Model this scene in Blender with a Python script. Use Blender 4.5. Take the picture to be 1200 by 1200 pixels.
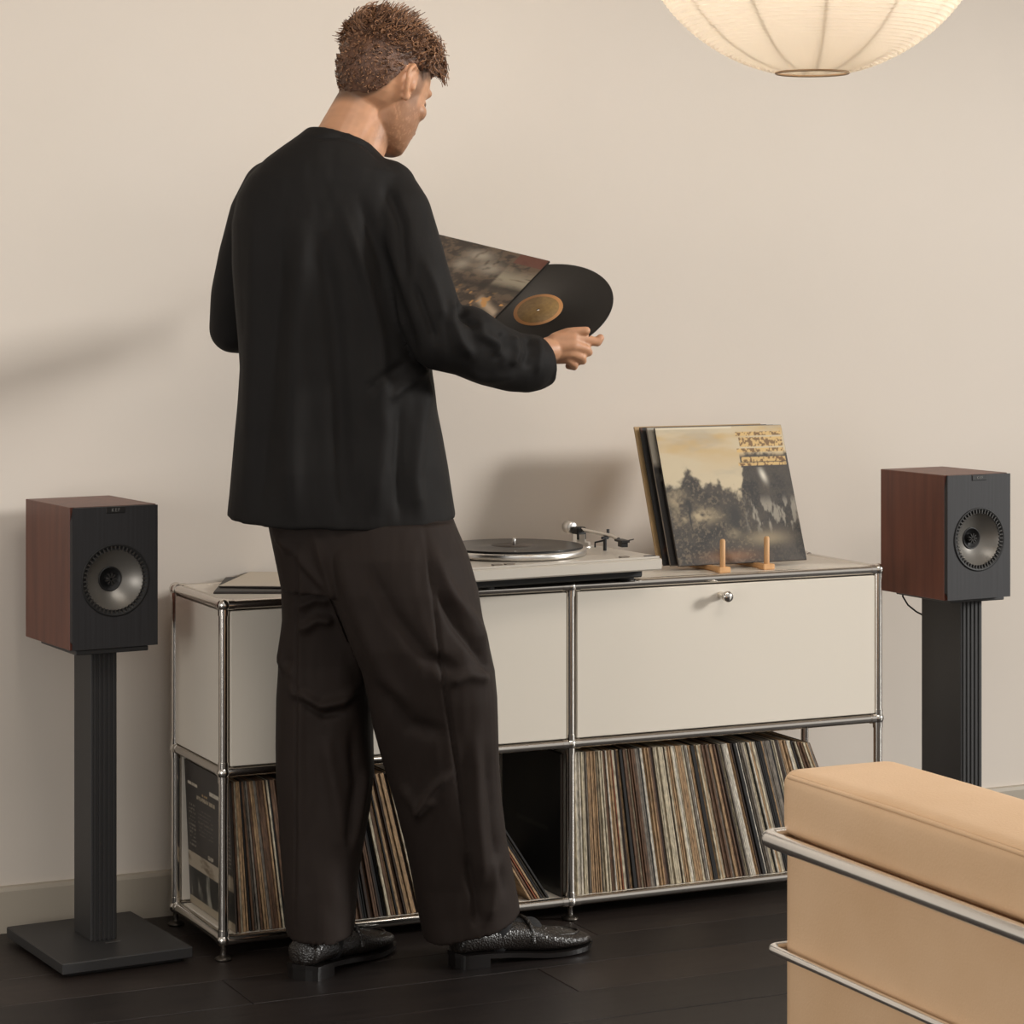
import bpy, math, random
import numpy as np
from mathutils import Vector, Matrix, Quaternion
random.seed(7); RNG = np.random.default_rng(7)
SC = bpy.context.scene; COL = SC.collection
for o in list(bpy.data.objects): bpy.data.objects.remove(o)

# ------------------------------------------------------------------ camera, world, lights, exposure
YAW = -0.4373
CAM = Vector((-1.6707, -4.9564, 1.3602)); FPX = 3001.7; HORIZON = 339.48
cd = bpy.data.cameras.new('camera'); cam = bpy.data.objects.new('camera', cd); COL.objects.link(cam)
cam.location = CAM; cam.rotation_euler = (math.pi/2, 0, YAW)
cd.sensor_width = 36; cd.lens = FPX*36/1200; cd.shift_y = -(600-HORIZON)/1200; cd.clip_start = .05
SC.camera = cam
SC.view_settings.view_transform = 'Standard'; SC.view_settings.look = 'None'
SC.view_settings.gamma = 1; SC.view_settings.use_curve_mapping = False
SC.view_settings.exposure = 0.12
w = bpy.data.worlds.new('world'); SC.world = w; w.use_nodes = True
nt = w.node_tree; bg = nt.nodes['Background']
bg.inputs[0].default_value = (1.0, .955, .90, 1); bg.inputs[1].default_value = .47
def area(name, loc, target, sx, sy, power, col):
    l = bpy.data.lights.new(name, 'AREA'); l.shape = 'RECTANGLE'; l.size = sx; l.size_y = sy; l.energy = power; l.color = col
    o = bpy.data.objects.new(name, l); COL.objects.link(o); o.location = loc
    o.rotation_euler = (Vector(target)-Vector(loc)).to_track_quat('-Z', 'Y').to_euler(); return o
area('window_light', (13.0, -7.35, 4.65), (1.2, .1, .95), 2.4, 2.4, 1560, (1.0, .985, .95))
area('overhead_fill', (.6, -1.7, 2.9), (.8, -.2, .6), 2.4, 1.0, 38, (1.0, .95, .88))  # unseen soft fill from above, added because the lantern alone is too weak
area('side_window_light', (-3.5, -2.8, 1.0), (.2, -.8, .35), 1.2, 1.6, 38, (1.0, .97, .93))

# ------------------------------------------------------------------ helpers
CR = Vector((math.cos(YAW), math.sin(YAW), 0)); CF = Vector((-math.sin(YAW), math.cos(YAW), 0)); UP = Vector((0, 0, 1))
def at(x, y, d):
    """world point at metric depth d seen in direction (x, y) of the survey photograph"""
    return CAM + (CF + CR*((x-600)/FPX) - UP*((y-HORIZON)/FPX))*d
def tag(o, label=None, cat=None, group=None, kind=None):
    if label: o['label'] = label
    if cat: o['category'] = cat
    if group: o['group'] = group
    if kind: o['kind'] = kind
    return o
def thing(name, label, cat, loc=(0, 0, 0), rz=0, group=None):
    o = bpy.data.objects.new(name, None); COL.objects.link(o); o.location = loc; o.rotation_euler = (0, 0, rz)
    o.empty_display_size = .05
    return tag(o, label, cat, group)
def obj(name, me, parent=None, mats=None, loc=None, rot=None):
    if isinstance(me, MB): me = me.mesh(name)
    o = bpy.data.objects.new(name, me); COL.objects.link(o)
    if mats is not None:
        for m in (mats if isinstance(mats, (list, tuple)) else [mats]): me.materials.append(m)
    if parent: o.parent = parent
    if loc is not None: o.location = loc
    if rot is not None: o.rotation_euler = rot
    return o
class MB:
    def __init__(s): s.v = []; s.f = []; s.m = []; s.sm = []
    def add(s, vs, fs, mi=0, smooth=False):
        b = len(s.v); s.v += [tuple(v) for v in vs]
        for f in fs: s.f.append([b+i for i in f]); s.m.append(mi); s.sm.append(smooth)
    def box(s, a, b, mi=0, bev=0.0, M=None):
        x0, y0, z0 = a; x1, y1, z1 = b
        if bev <= 0:
            vs = [(x, y, z) for z in (z0, z1) for y in (y0, y1) for x in (x0, x1)]
            fs = [(0, 2, 3, 1), (4, 5, 7, 6), (0, 1, 5, 4), (2, 6, 7, 3), (0, 4, 6, 2), (1, 3, 7, 5)]
        else:
            B = bev; vs = []; idx = {}
            for k, c in enumerate([(x, y, z) for z in (0, 1) for y in (0, 1) for x in (0, 1)]):
                p = [(x0, x1)[c[0]], (y0, y1)[c[1]], (z0, z1)[c[2]]]
                for ax in range(3):
                    q = list(p)
                    for j in range(3):
                        if j != ax: q[j] += B if c[j] == 0 else -B
                    idx[(c, ax)] = len(vs); vs.append(q)
            fs = []
            def C(*c): return tuple(c)
            for ax in range(3):
                u, v_ = [(1, 2), (2, 0), (0, 1)][ax]
                for s_ in (0, 1):
                    quad = []
                    for (a_, b_) in ((0, 0), (1, 0), (1, 1), (0, 1)):
                        c = [0, 0, 0]; c[ax] = s_; c[u] = a_; c[v_] = b_; quad.append(idx[(tuple(c), ax)])
                    fs.append(quad if s_ else quad[::-1])
            for ax in range(3):            # edges running along ax
                u, v_ = [(1, 2), (2, 0), (0, 1)][ax]
                for a_ in (0, 1):
                    for b_ in (0, 1):
                        c0 = [0, 0, 0]; c0[u] = a_; c0[v_] = b_; c1 = list(c0); c1[ax] = 1
                        c0, c1 = tuple(c0), tuple(c1)
                        q = [idx[(c0, u)], idx[(c1, u)], idx[(c1, v_)], idx[(c0, v_)]]
                        fs.append(q if (a_ == b_) == False else q[::-1])
            for c in [(x, y, z) for z in (0, 1) for y in (0, 1) for x in (0, 1)]:
                t = [idx[(c, 0)], idx[(c, 1)], idx[(c, 2)]]
                fs.append(t if sum(c) % 2 == 1 else t[::-1])
        if M is not None: vs = [M @ Vector(v) for v in vs]
        s.add(vs, fs, mi); return s
    def tube(s, pts, rad, n=12, mi=0, caps=True, smooth=True):
        pts = [Vector(p) for p in pts]; R = rad if isinstance(rad, (list, tuple)) else [rad]*len(pts)
        ref = None; vs = []; fs = []
        for i, p in enumerate(pts):
            t = (pts[min(i+1, len(pts)-1)]-pts[max(i-1, 0)]).normalized()
            if ref is None:
                ref = t.orthogonal().normalized()
            else:
                ref = (ref - t*ref.dot(t)); ref = ref.normalized() if ref.length > 1e-6 else t.orthogonal().normalized()
            b = t.cross(ref)
            for k in range(n):
                a = 2*math.pi*k/n; vs.append(p+(ref*math.cos(a)+b*math.sin(a))*R[i])
        for i in range(len(pts)-1):
            for k in range(n):
                k2 = (k+1) % n; fs.append((i*n+k, i*n+k2, (i+1)*n+k2, (i+1)*n+k))
        s.add(vs, fs, mi, smooth)
        if caps:
            s.add(vs[:n], [tuple(range(n))[::-1]], mi); s.add(vs[-n:], [tuple(range(n))], mi)
        return s
    def lathe(s, prof, n=32, mi=0, M=None, smooth=True):
        """prof: list of (radius, z)"""
        vs = []; fs = []
        for r, z in prof:
            for k in range(n):
                a = 2*math.pi*k/n; vs.append(Vector((r*math.cos(a), r*math.sin(a), z)))
        for i in range(len(prof)-1):
            for k in range(n):
                k2 = (k+1) % n; fs.append((i*n+k, i*n+k2, (i+1)*n+k2, (i+1)*n+k))
        if M is not None: vs = [M @ v for v in vs]
        s.add(vs, fs, mi, smooth); return s
    def ball(s, c, r, n=16, mi=0, sc=(1, 1, 1), M=None):
        pr = [(max(1e-5, math.sin(math.pi*i/(n//2))), -math.cos(math.pi*i/(n//2))) for i in range(n//2+1)]
        T = Matrix.Translation(Vector(c)) @ (M.to_4x4() if M is not None else Matrix()) @ Matrix.Diagonal((r*sc[0], r*sc[1], r*sc[2], 1))
        return s.lathe(pr, n, mi, T)
    def capsule(s, a, ra, b, rb, n=16, mi=0):
        a, b = Vector(a), Vector(b); d = b-a; L = max(d.length, 1e-6); q = d.to_track_quat('Z', 'Y').to_matrix().to_4x4()
        pr = []
        for i in range(7):
            t = math.pi/2*i/6; pr.append((max(1e-5, ra*math.sin(t)), -ra*math.cos(t)))
        for i in range(7):
            t = math.pi/2*i/6; pr.append((max(1e-5, rb*math.cos(t)), L+rb*math.sin(t)))
        return s.lathe(pr, n, mi, Matrix.Translation(a) @ q)
    def loft(s, rings, mi=0, caps=True, smooth=True):
        n = len(rings[0]); vs = [p for r in rings for p in r]; fs = []
        for i in range(len(rings)-1):
            for k in range(n):
                k2 = (k+1) % n; fs.append((i*n+k, i*n+k2, (i+1)*n+k2, (i+1)*n+k))
        if caps:
            for r, rev in ((0, True), (len(rings)-1, False)):
                c = sum((Vector(p) for p in rings[r]), Vector())/n; vs.append(c); ci = len(vs)-1
                for k in range(n):
                    k2 = (k+1) % n; fs.append((ci, r*n+k2, r*n+k) if rev else (ci, r*n+k, r*n+k2))
        s.add(vs, fs, mi, smooth); return s
    def mesh(s, name='mesh'):
        me = bpy.data.meshes.new(name); me.from_pydata(s.v, [], s.f)
        me.polygons.foreach_set('material_index', s.m); me.polygons.foreach_set('use_smooth', s.sm)
        me.update(); return me

def N(nt, t, **k):
    n = nt.nodes.new(t)
    for a, b in k.items(): setattr(n, a, b)
    return n
def srgb(r, g, b):
    f = lambda c: (c/255/12.92 if c/255 <= .04045 else ((c/255+.055)/1.055)**2.4)
    return (f(r), f(g), f(b), 1)
def mat(name, col, rough=.5, metal=0, var=None, vscale=8, stretch=(1, 1, 1), bump=0, bscale=200, spec=.5, bstretch=(1, 1, 1), coat=0, sheen=0, detail=4):
    m = bpy.data.materials.new(name); m.use_nodes = True; t = m.node_tree; b = t.nodes['Principled BSDF']
    b.inputs['Base Color'].default_value = col; b.inputs['Roughness'].default_value = rough; b.inputs['Metallic'].default_value = metal
    b.inputs['Specular IOR Level'].default_value = spec; b.inputs['Coat Weight'].default_value = coat
    if sheen: b.inputs['Sheen Weight'].default_value = sheen; b.inputs['Sheen Roughness'].default_value = .45
    tc = N(t, 'ShaderNodeTexCoord')
    if var:
        mp = N(t, 'ShaderNodeMapping'); mp.inputs['Scale'].default_value = stretch
        no = N(t, 'ShaderNodeTexNoise'); no.inputs['Scale'].default_value = vscale; no.inputs['Detail'].default_value = detail
        mx = N(t, 'ShaderNodeMix', data_type='RGBA'); rp = N(t, 'ShaderNodeMapRange')
        rp.inputs[1].default_value = .3; rp.inputs[2].default_value = .7
        t.links.new(tc.outputs['Object'], mp.inputs[0]); t.links.new(mp.outputs[0], no.inputs['Vector'])
        t.links.new(no.outputs['Fac'], rp.inputs[0]); t.links.new(rp.outputs[0], mx.inputs[0])
        mx.inputs[6].default_value = col; mx.inputs[7].default_value = var; t.links.new(mx.outputs[2], b.inputs['Base Color'])
    if bump:
        mp2 = N(t, 'ShaderNodeMapping'); mp2.inputs['Scale'].default_value = bstretch
        n2 = N(t, 'ShaderNodeTexNoise'); n2.inputs['Scale'].default_value = bscale; n2.inputs['Detail'].default_value = 3
        bp = N(t, 'ShaderNodeBump'); bp.inputs['Strength'].default_value = bump; bp.inputs['Distance'].default_value = .002
        t.links.new(tc.outputs['Object'], mp2.inputs[0]); t.links.new(mp2.outputs[0], n2.inputs['Vector'])
        t.links.new(n2.outputs['Fac'], bp.inputs['Height']); t.links.new(bp.outputs[0], b.inputs['Normal'])
    return m
def matattr(name, rough=.45):
    m = bpy.data.materials.new(name); m.use_nodes = True; t = m.node_tree; b = t.nodes['Principled BSDF']
    a = N(t, 'ShaderNodeAttribute', attribute_name='print'); t.links.new(a.outputs['Color'], b.inputs['Base Color'])
    b.inputs['Roughness'].default_value = rough; return m

# noise for printed artwork and cloth
def vnoise(x, y, seed=0):
    xi = np.floor(x).astype(int); yi = np.floor(y).astype(int); fx = x-xi; fy = y-yi
    fx = fx*fx*(3-2*fx); fy = fy*fy*(3-2*fy)
    def h(a, b):
        n = (a*374761393+b*668265263+seed*974634777) & 0x7fffffff; n = (n ^ (n >> 13))*1274126177 & 0x7fffffff
        return ((n ^ (n >> 16)) & 0xffff)/65535.0
    return (h(xi, yi)*(1-fx)+h(xi+1, yi)*fx)*(1-fy)+(h(xi, yi+1)*(1-fx)+h(xi+1, yi+1)*fx)*fy
def fbm(x, y, oct=4, seed=0):
    s = 0; a = .5; t = 0
    for i in range(oct): s = s+a*vnoise(x*2**i, y*2**i, seed+i*17); t += a; a *= .55
    return s/t
def sm(a, b, x): t = np.clip((x-a)/(b-a), 0, 1); return t*t*(3-2*t)
def mixc(A, B, t): t = t[..., None]; return A*(1-t)+B*t
def S(r, g, b): return np.array(srgb(r, g, b)[:3])
def printed(nx, ny, fn, W, H, y=0.0):
    """grid in the local XZ plane facing -Y, colour attribute 'print' = fn(u, v)"""
    u, v = np.meshgrid(np.linspace(0, 1, nx+1), np.linspace(0, 1, ny+1))
    V = np.stack([u*W, np.full_like(u, y), v*H], -1).reshape(-1, 3)
    fs = [(j*(nx+1)+i, j*(nx+1)+i+1, (j+1)*(nx+1)+i+1, (j+1)*(nx+1)+i) for j in range(ny) for i in range(nx)]
    me = bpy.data.meshes.new('print'); me.from_pydata(V.tolist(), [], fs)
    c = np.concatenate([np.clip(fn(u, v), 0, 1).reshape(-1, 3), np.ones(((nx+1)*(ny+1), 1))], 1).astype(np.float32)
    a = me.color_attributes.new('print', 'FLOAT_COLOR', 'POINT'); a.data.foreach_set('color', c.ravel()); me.update(); return me

# ------------------------------------------------------------------ materials
M_wall = mat('wall_paint', srgb(217, 207, 196), .9, var=srgb(213, 203, 191), vscale=1.2, bump=.08, bscale=60)
M_base = mat('baseboard_paint', srgb(172, 162, 147), .55)
M_chrome = mat('chrome', (.72, .68, .63, 1), .16, 1)
M_chrome2 = mat('bright_chrome', (.97, .97, .96, 1), .24, 1)
M_footd = mat('dark_nickel', srgb(74, 68, 62), .35, .8)
M_panel = mat('powder_coated_panel', srgb(226, 217, 203), .38, coat=.15)
M_black = mat('black_plastic', srgb(24, 23, 23), .5)
M_spkfront = mat('speaker_front', srgb(38, 37, 38), .6, var=srgb(47, 46, 48), vscale=14, stretch=(14, 1, .3))
M_wood = mat('walnut_veneer', srgb(112, 66, 50), .42, var=srgb(88, 50, 40), vscale=7, stretch=(6, 6, .5))
M_stand = mat('stand_metal', srgb(50, 49, 49), .5, bump=.05, bscale=300)
M_cone = mat('cone', srgb(128, 124, 118), .36, .55)
M_rubber = mat('rubber', srgb(22, 21, 21), .6)
M_fin = mat('driver_ring', srgb(70, 68, 66), .4, .5)
M_leather = mat('tan_leather', srgb(222, 186, 148), .42, var=srgb(214, 176, 136), vscale=5, bump=.25, bscale=260)
M_edge = mat('card_edge', srgb(60, 52, 46), .7)
M_vinyl = mat('vinyl', srgb(26, 24, 24), .28, spec=.5)
M_gold = mat('record_label', srgb(176, 124, 74), .6)
M_gold2 = mat('record_label_centre', srgb(140, 112, 66), .6, var=srgb(120, 92, 52), vscale=120)
M_paper = None
M_peg = mat('beech', srgb(214, 168, 118), .5, var=srgb(198, 150, 100), vscale=12, stretch=(6, 6, 1))
M_tt = mat('turntable_body', srgb(206, 198, 186), .34, .25)
M_alu = mat('aluminium', (.75, .73, .70, 1), .28, 1)
M_shirt = mat('black_cotton', srgb(29, 27, 26), .72, bump=.15, bscale=900, spec=.16)
M_trouser = mat('charcoal_wool', srgb(39, 31, 27), .72, bump=.2, bscale=900, spec=.18)
M_shoe = mat('woven_leather', srgb(34, 29, 26), .32, spec=.6)
M_sole = mat('shoe_sole', srgb(24, 21, 20), .3)
M_sock = mat('sock', srgb(30, 29, 30), .9)

# ------------------------------------------------------------------ room
YW = .413
o = obj('wall_back', MB().box((-4.5, YW, 0), (6.5, YW+.12, 3.0)), None, M_wall); tag(o, kind='structure')
o = obj('floor', MB().box((-4.5, -7.0, -.06), (6.5, YW, -.012)), None, mat('floor_joint', srgb(18, 15, 14), .7)); tag(o, kind='structure'); FLOOR = o
bb = MB()
pr = [(YW, 0), (YW-.014, 0), (YW-.014, .088), (YW-.010, .096), (YW, .098)]
bb.loft([[(x, y, z) for y, z in pr] for x in (-4.5, 6.5)], smooth=False)
o = obj('baseboard_back', bb, None, M_base); tag(o, kind='structure')
planks_m = []
for i, c in enumerate([(44, 37, 34), (50, 42, 38), (38, 32, 30), (47, 39, 35)]):
    m = mat('dark_oak_%d' % i, srgb(*c), .42, var=srgb(c[0]-13, c[1]-11, c[2]-10), vscale=5, stretch=(.9, 12, 1), bump=.35, bscale=40, bstretch=(1, 18, 1), spec=.35, detail=8)
    planks_m.append(m)
PW = .185; PL = 1.5
k = 0
for r in range(24):
    y1 = YW-.002-r*PW
    off = [-.30, -1.13, -.72, -.05, -.95][r % 5]
    for c in range(-2, 6):
        x0 = off-1.5+c*PL
        if x0 > 5.4: continue
        dz = random.uniform(-.0006, .0006)
        obj('plank', MB().box((0, -PW+.0016, -.014), (PL-.0016, 0, 0), bev=.0007), FLOOR, planks_m[random.randrange(4)], (x0, y1, dz)); k += 1

# ------------------------------------------------------------------ sideboard
SB = thing('sideboard', 'cream metal modular sideboard with chrome tube frame against the wall', 'sideboard', (0, 0, 0))
CW = .785; CH = .34; CD = .317; ZB = .04; TR = .0100
XS = [0, CW, 2*CW]; YS = [0, CD]; ZS = [ZB, ZB+CH, ZB+2*CH]
for x in XS:
    for y in YS:
        for i in (0, 1): obj('upright_tube', MB().tube([(x, y, ZS[i]), (x, y, ZS[i+1])], TR, 16), SB, M_chrome)
        for z in ZS:
            b = MB().ball((x, y, z), .0142, 18)
            for dx, dy, dz in ((1, 0, 0), (-1, 0, 0), (0, 1, 0), (0, -1, 0), (0, 0, 1), (0, 0, -1)):
                X2, Y2, Z2 = x+dx*.02, y+dy*.02, z+dz*.02
                if -.001 <= X2 <= 2*CW+.001 and -.001 <= Y2 <= CD+.001 and ZB-.001 <= Z2 <= ZS[2]+.001:
                    b.tube([(x, y, z), (x+dx*.021, y+dy*.021, z+dz*.021)], .0115, 14)
            obj('ball_connector', b, SB, M_chrome)
        f = MB().lathe([(.006, .008), (.006, .028), (.009, .030), (.009, .034)], 20)
        fo = obj('foot', f, SB, M_chrome, (x, y, 0))
        obj('glide', MB().lathe([(1e-4, 0), (.017, 0), (.018, .004), (.012, .008), (.0062, .011), (1e-4, .011)], 20), fo, M_footd)
for z in ZS:
    for y in YS:
        for i in (0, 1): obj('rail_tube', MB().tube([(XS[i], y, z), (XS[i+1], y, z)], TR, 16), SB, M_chrome)
    for x in XS: obj('rail_tube', MB().tube([(x, 0, z), (x, CD, z)], TR, 16), SB, M_chrome)
e = .0125
for i in (0, 1):
    x0, x1 = XS[i]+e, XS[i+1]-e
    obj('top_panel', MB().box((x0, e-.004, ZS[2]-.004), (x1, CD-e+.004, ZS[2]+.008), bev=.002), SB, M_panel)
    obj('shelf_panel', MB().box((x0, e, ZS[1]-.004), (x1, CD-e, ZS[1]+.006), bev=.001), SB, M_panel)
    obj('bottom_panel', MB().box((x0, e-.004, ZS[0]-.004), (x1, CD-e, ZS[0]+.008), bev=.002), SB, M_panel)
    obj('back_panel', MB().box((x0, CD-.004, ZS[1]+e), (x1, CD+.004, ZS[2]-e), bev=.001), SB, M_panel)
    if i == 0: obj('back_panel', MB().box((x0, CD-.004, ZS[0]+e), (x1, CD+.004, ZS[1]-e), bev=.001), SB, M_panel)
    d = obj('drop_down_door', MB().box((x0, -.008, ZS[1]+e), (x1, .004, ZS[2]-e), bev=.0015), SB, M_panel)
    kx = XS[i]+.368
    h = MB().lathe([(.0085, 0), (.0085, .012), (.0065, .018), (.0065, .024), (.0115, .026), (.0125, .034), (.0105, .038), (1e-4, .0385)], 20, M=Matrix.Translation((kx, -.008, ZS[2]-.037)) @ Matrix.Rotation(math.pi/2, 4, 'X'))
    obj('knob', h, d, M_chrome)
obj('side_panel', MB().box((-.005, e, ZS[1]+e), (.005, CD-e, ZS[2]-e), bev=.001), SB, M_panel)
obj('side_panel', MB().box((2*CW-.005, e, ZS[1]+e), (2*CW+.005, CD-e, ZS[2]-e), bev=.001), SB, M_panel)
obj('divider_panel', MB().box((CW-.004, e, ZS[1]+e), (CW+.004, CD-e, ZS[2]-e), bev=.001), SB, M_panel)
obj('divider_panel', MB().box((CW-.004, e, ZS[0]+e), (CW+.004, CD-e, ZS[1]-e), bev=.001), SB, M_panel)

# ------------------------------------------------------------------ records in the bays
def spine_mat(name, c):
    c2 = tuple(max(0, v*.62) for v in c)
    m = mat('spine_'+name, srgb(*c), .62, var=srgb(*c2), vscale=60, stretch=(4, .2, 1.1), detail=8)
    t = m.node_tree; oi = N(t, 'ShaderNodeObjectInfo'); va = N(t, 'ShaderNodeVectorMath', operation='MULTIPLY_ADD'); va.inputs[1].default_value = (97, 13, 41)
    tc = [n for n in t.nodes if n.type == 'TEX_COORD'][0]; mp = [n for n in t.nodes if n.type == 'MAPPING'][0]
    t.links.new(oi.outputs['Location'], va.inputs[0]); t.links.new(tc.outputs['Object'], va.inputs[2]); t.links.new(va.outputs[0], mp.inputs[0]); return m
SP = {'cream': (214, 200, 172), 'tan': (184, 150, 112), 'brown': (112, 82, 60), 'black': (34, 31, 30), 'grey': (138, 128, 116), 'rust': (150, 84, 52), 'white': (226, 217, 200), 'dark brown': (66, 50, 41)}
SPM = {k: spine_mat(k.replace(' ', '_'), v) for k, v in SP.items()}
meshes = {}
RL = .309
def rec_mesh(c, t):
    if (c, t) not in meshes:
        me = MB().box((0, 0, 0), (t, .298, RL), bev=min(.0006, t*.25)).mesh('record'); me.materials.append(SPM[c]); meshes[(c, t)] = me
    return meshes[(c, t)]
def pick(ws):
    ks = list(ws); return random.choices(ks, [ws[k] for k in ks])[0]
ZR = ZS[0]+.0085
def put_record(c, t, x, th, bay, jy):
    o = bpy.data.objects.new('record', rec_mesh(c, t)); COL.objects.link(o)
    o.location = (x, .009+jy, ZR); o.rotation_euler = (0, -th, 0)
    return tag(o, 'thin record with %s spine packed in the %s lower bay of the sideboard' % (c, bay), 'record', '%s-spined records in the %s lower bay' % (c, bay))
# right bay: tops touch, feet fan out to the right
xt = CW+.0135; i = 0
W1 = {'cream': 24, 'tan': 20, 'brown': 14, 'black': 15, 'grey': 15, 'rust': 2, 'white': 10, 'dark brown': 8}
ths = lambda x: math.radians(1.5+6.5*sm(CW, CW+.16, x)+7*sm(CW+.15, CW+.45, x)+8*sm(CW+.5, CW+.62, x))
lastx = -9; cur = 'cream'; prev_th = 0; prev_foot = -9
while xt < 1.395:
    t = random.choice([.0028, .0034, .0034, .0042, .0055])
    if random.random() < .6: cur = pick(W1)
    th = float(ths(xt))
    x0 = xt+RL*math.sin(th)
    if x0 < prev_foot: x0 = prev_foot; 
    put_record(cur, t, x0, th, 'right', random.uniform(0, .006)); i += 1
    prev_foot = x0+t/math.cos(th)+.0001; xt += t/math.cos(th)+.0002
NREC = i
# left bay: first sleeve shows its printed back through the open side
def side_art(u, v):
    uu, vv = u, v
    c = mixc(S(52, 47, 44)+0*u[..., None], S(40, 36, 34)+0*u[..., None], fbm(uu*5, vv*5, 4, 3))
    def blk(cx0, cx1, cy0, cy1, col, seed, thr=.48, fx=90, fy=60):
        nonlocal c
        m = ((uu > cx0) & (uu < cx1) & (vv > cy0) & (vv < cy1)).astype(float)*sm(thr-.05, thr+.05, vnoise(uu*fx, vv*fy, seed))
        c = mixc(c, S(*col)+0*u[..., None], m)
    blk(.06, .28, .842, .862, (196, 184, 165), 1, .25); blk(.55, .95, .835, .865, (200, 190, 172), 2, .25); blk(.38, .50, .80, .82, (170, 140, 96), 3, .25)
    blk(.25, .66, .765, .787, (160, 146, 124), 4, .3)
    for r in range(11):
        y = .70-r*.028
        blk(.05, .20, y, y+.010, (128, 120, 108), 5+r, .4); blk(.72, .97, y-.005, y+.006, (136, 128, 114), 25+r, .4)
        if r < 7: blk(.27, .60, y-.01, y-.002, (96, 89, 80), 45+r, .42)
    blk(.46, .58, .385, .41, (170, 160, 142), 8, .3)
    band = ((vv < .37) & (vv > .262)).astype(float); c = mixc(c, mixc(S(172, 158, 138)+0*u[..., None], S(120, 104, 84)+0*u[..., None], sm(.45, .7, fbm(uu*6, vv*22, 4, 9))), band)
    ph = ((vv < .262) & (vv > .06) & (uu > .05)).astype(float)
    p = mixc(S(34, 34, 32)+0*u[..., None], S(150, 146, 134)+0*u[..., None], sm(.52, .75, fbm(uu*9, vv*4+uu*2, 4, 12)))
    c = mixc(c, p, ph); c = mixc(c, S(158, 145, 124)+0*u[..., None], (vv < .06).astype(float)); return c
th0 = math.radians(2.6); x0 = .0155+RL*math.sin(th0)
fr = thing('record', 'dark record sleeve with a text-covered back showing through the open left end of the sideboard', 'record', (x0, .009, ZR)); fr.rotation_euler = (0, -th0, 0)
obj('sleeve', MB().box((0, 0, 0), (.004, .298, RL), bev=.0006), fr, M_edge)
pm = printed(110, 150, lambda u, v: side_art(1-u if False else u, v), .296, RL-.002)
o = obj('printed_back', pm, fr, matattr('print_side', .4), (-.0003, .297, .001), (0, 0, -math.pi/2))
W2 = {'cream': 6, 'tan': 24, 'brown': 22, 'black': 16, 'grey': 10, 'rust': 4, 'dark brown': 16}
xt = .0155+.0046; prev_foot = x0+.0045
th2 = lambda x: math.radians(3.2+3.8*sm(.02, .07, x)+2.0*sm(.07, .25, x)+5*sm(.22, .36, x)+19*sm(.40, .53, x))
n2 = 0
while xt < .372:
    t = random.choice([.0034, .0042, .0055]); 
    if random.random() < .7: cur = pick(W2)
    th = float(th2(xt)); x0 = max(xt+RL*math.sin(th), prev_foot)
    put_record(cur, t, x0, th, 'left', random.uniform(0, .006)); prev_foot = x0+t/math.cos(th)+.0001; xt += t/math.cos(th)+.0002; n2 += 1
for j, (dx, c, t) in enumerate([(0, 'tan', .0042), (.0052, 'brown', .0042), (.0104, 'rust', .0034), (.0148, 'tan', .0042), (.020, 'black', .0042), (.0255, 'grey', .0034), (.030, 'black', .0042)]):
    th = math.radians(31.5+.35*j)
    o = put_record(c, t, .6935+dx*1.35+(.0 if j < 2 else .002), th, 'left', random.uniform(0, .008))
    o['label'] = '%s-spined record slanting steeply at the right end of the left bay' % c if c not in ('tan', 'black') else ('%s-spined record, one of the steeply slanting few at the right end of the left bay' % c)
    o['group'] = 'steeply slanting records in the left bay'
def dark_art(u, v):
    c = mixc(S(34, 32, 31)+0*u[..., None], S(48, 45, 43)+0*u[..., None], fbm(u*4, v*4, 4, 31)); m = ((u > .25) & (u < .8) & (v > .42) & (v < .455)).astype(float)
    return mixc(c, S(66, 63, 60)+0*u[..., None], m)
dk = thing('record', 'upright black record sleeve face on to the open gap beside the middle post', 'record', (.7660, .009, ZR))
obj('sleeve', MB().box((0, 0, 0), (.004, .298, RL), bev=.0006), dk, M_edge)
obj('printed_front', printed(60, 60, dark_art, .296, RL-.002), dk, matattr('print_dark', .3), (-.0003, .297, .001), (0, 0, -math.pi/2))
o = put_record('dark brown', .0042, .7706, 0, 'left', .004); o['label'] = 'dark brown record standing upright against the middle divider'; o['group'] = ''
del o['group']

# ------------------------------------------------------------------ sleeves lying flat on the left end of the top
ZT = ZS[2]+.0082
for nm, lab, x, y, z, rz, tilt, cm, t in (
    ('album', 'black-edged record sleeve lying flat on the left end of the sideboard, under the pale one', .020, .125, ZT, -24, 0, srgb(44, 40, 38), .005),
    ('album', 'pale record sleeve lying askew on top of the flat black-edged sleeve', .052, .185, ZT+.0056, -33, .5, srgb(206, 194, 176), .004)):
    r = thing(nm, lab, 'record', (x, y, z), math.radians(rz))
    r.rotation_euler[1] = math.radians(-tilt)
    obj('sleeve', MB().box((0, 0, 0), (.30, .27, t*.75), bev=.0008), r, M_edge)
    obj('printed_face', MB().box((.001, .001, t*.75), (.299, .269, t)), r, mat('face'+str(z), cm, .5))

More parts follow.
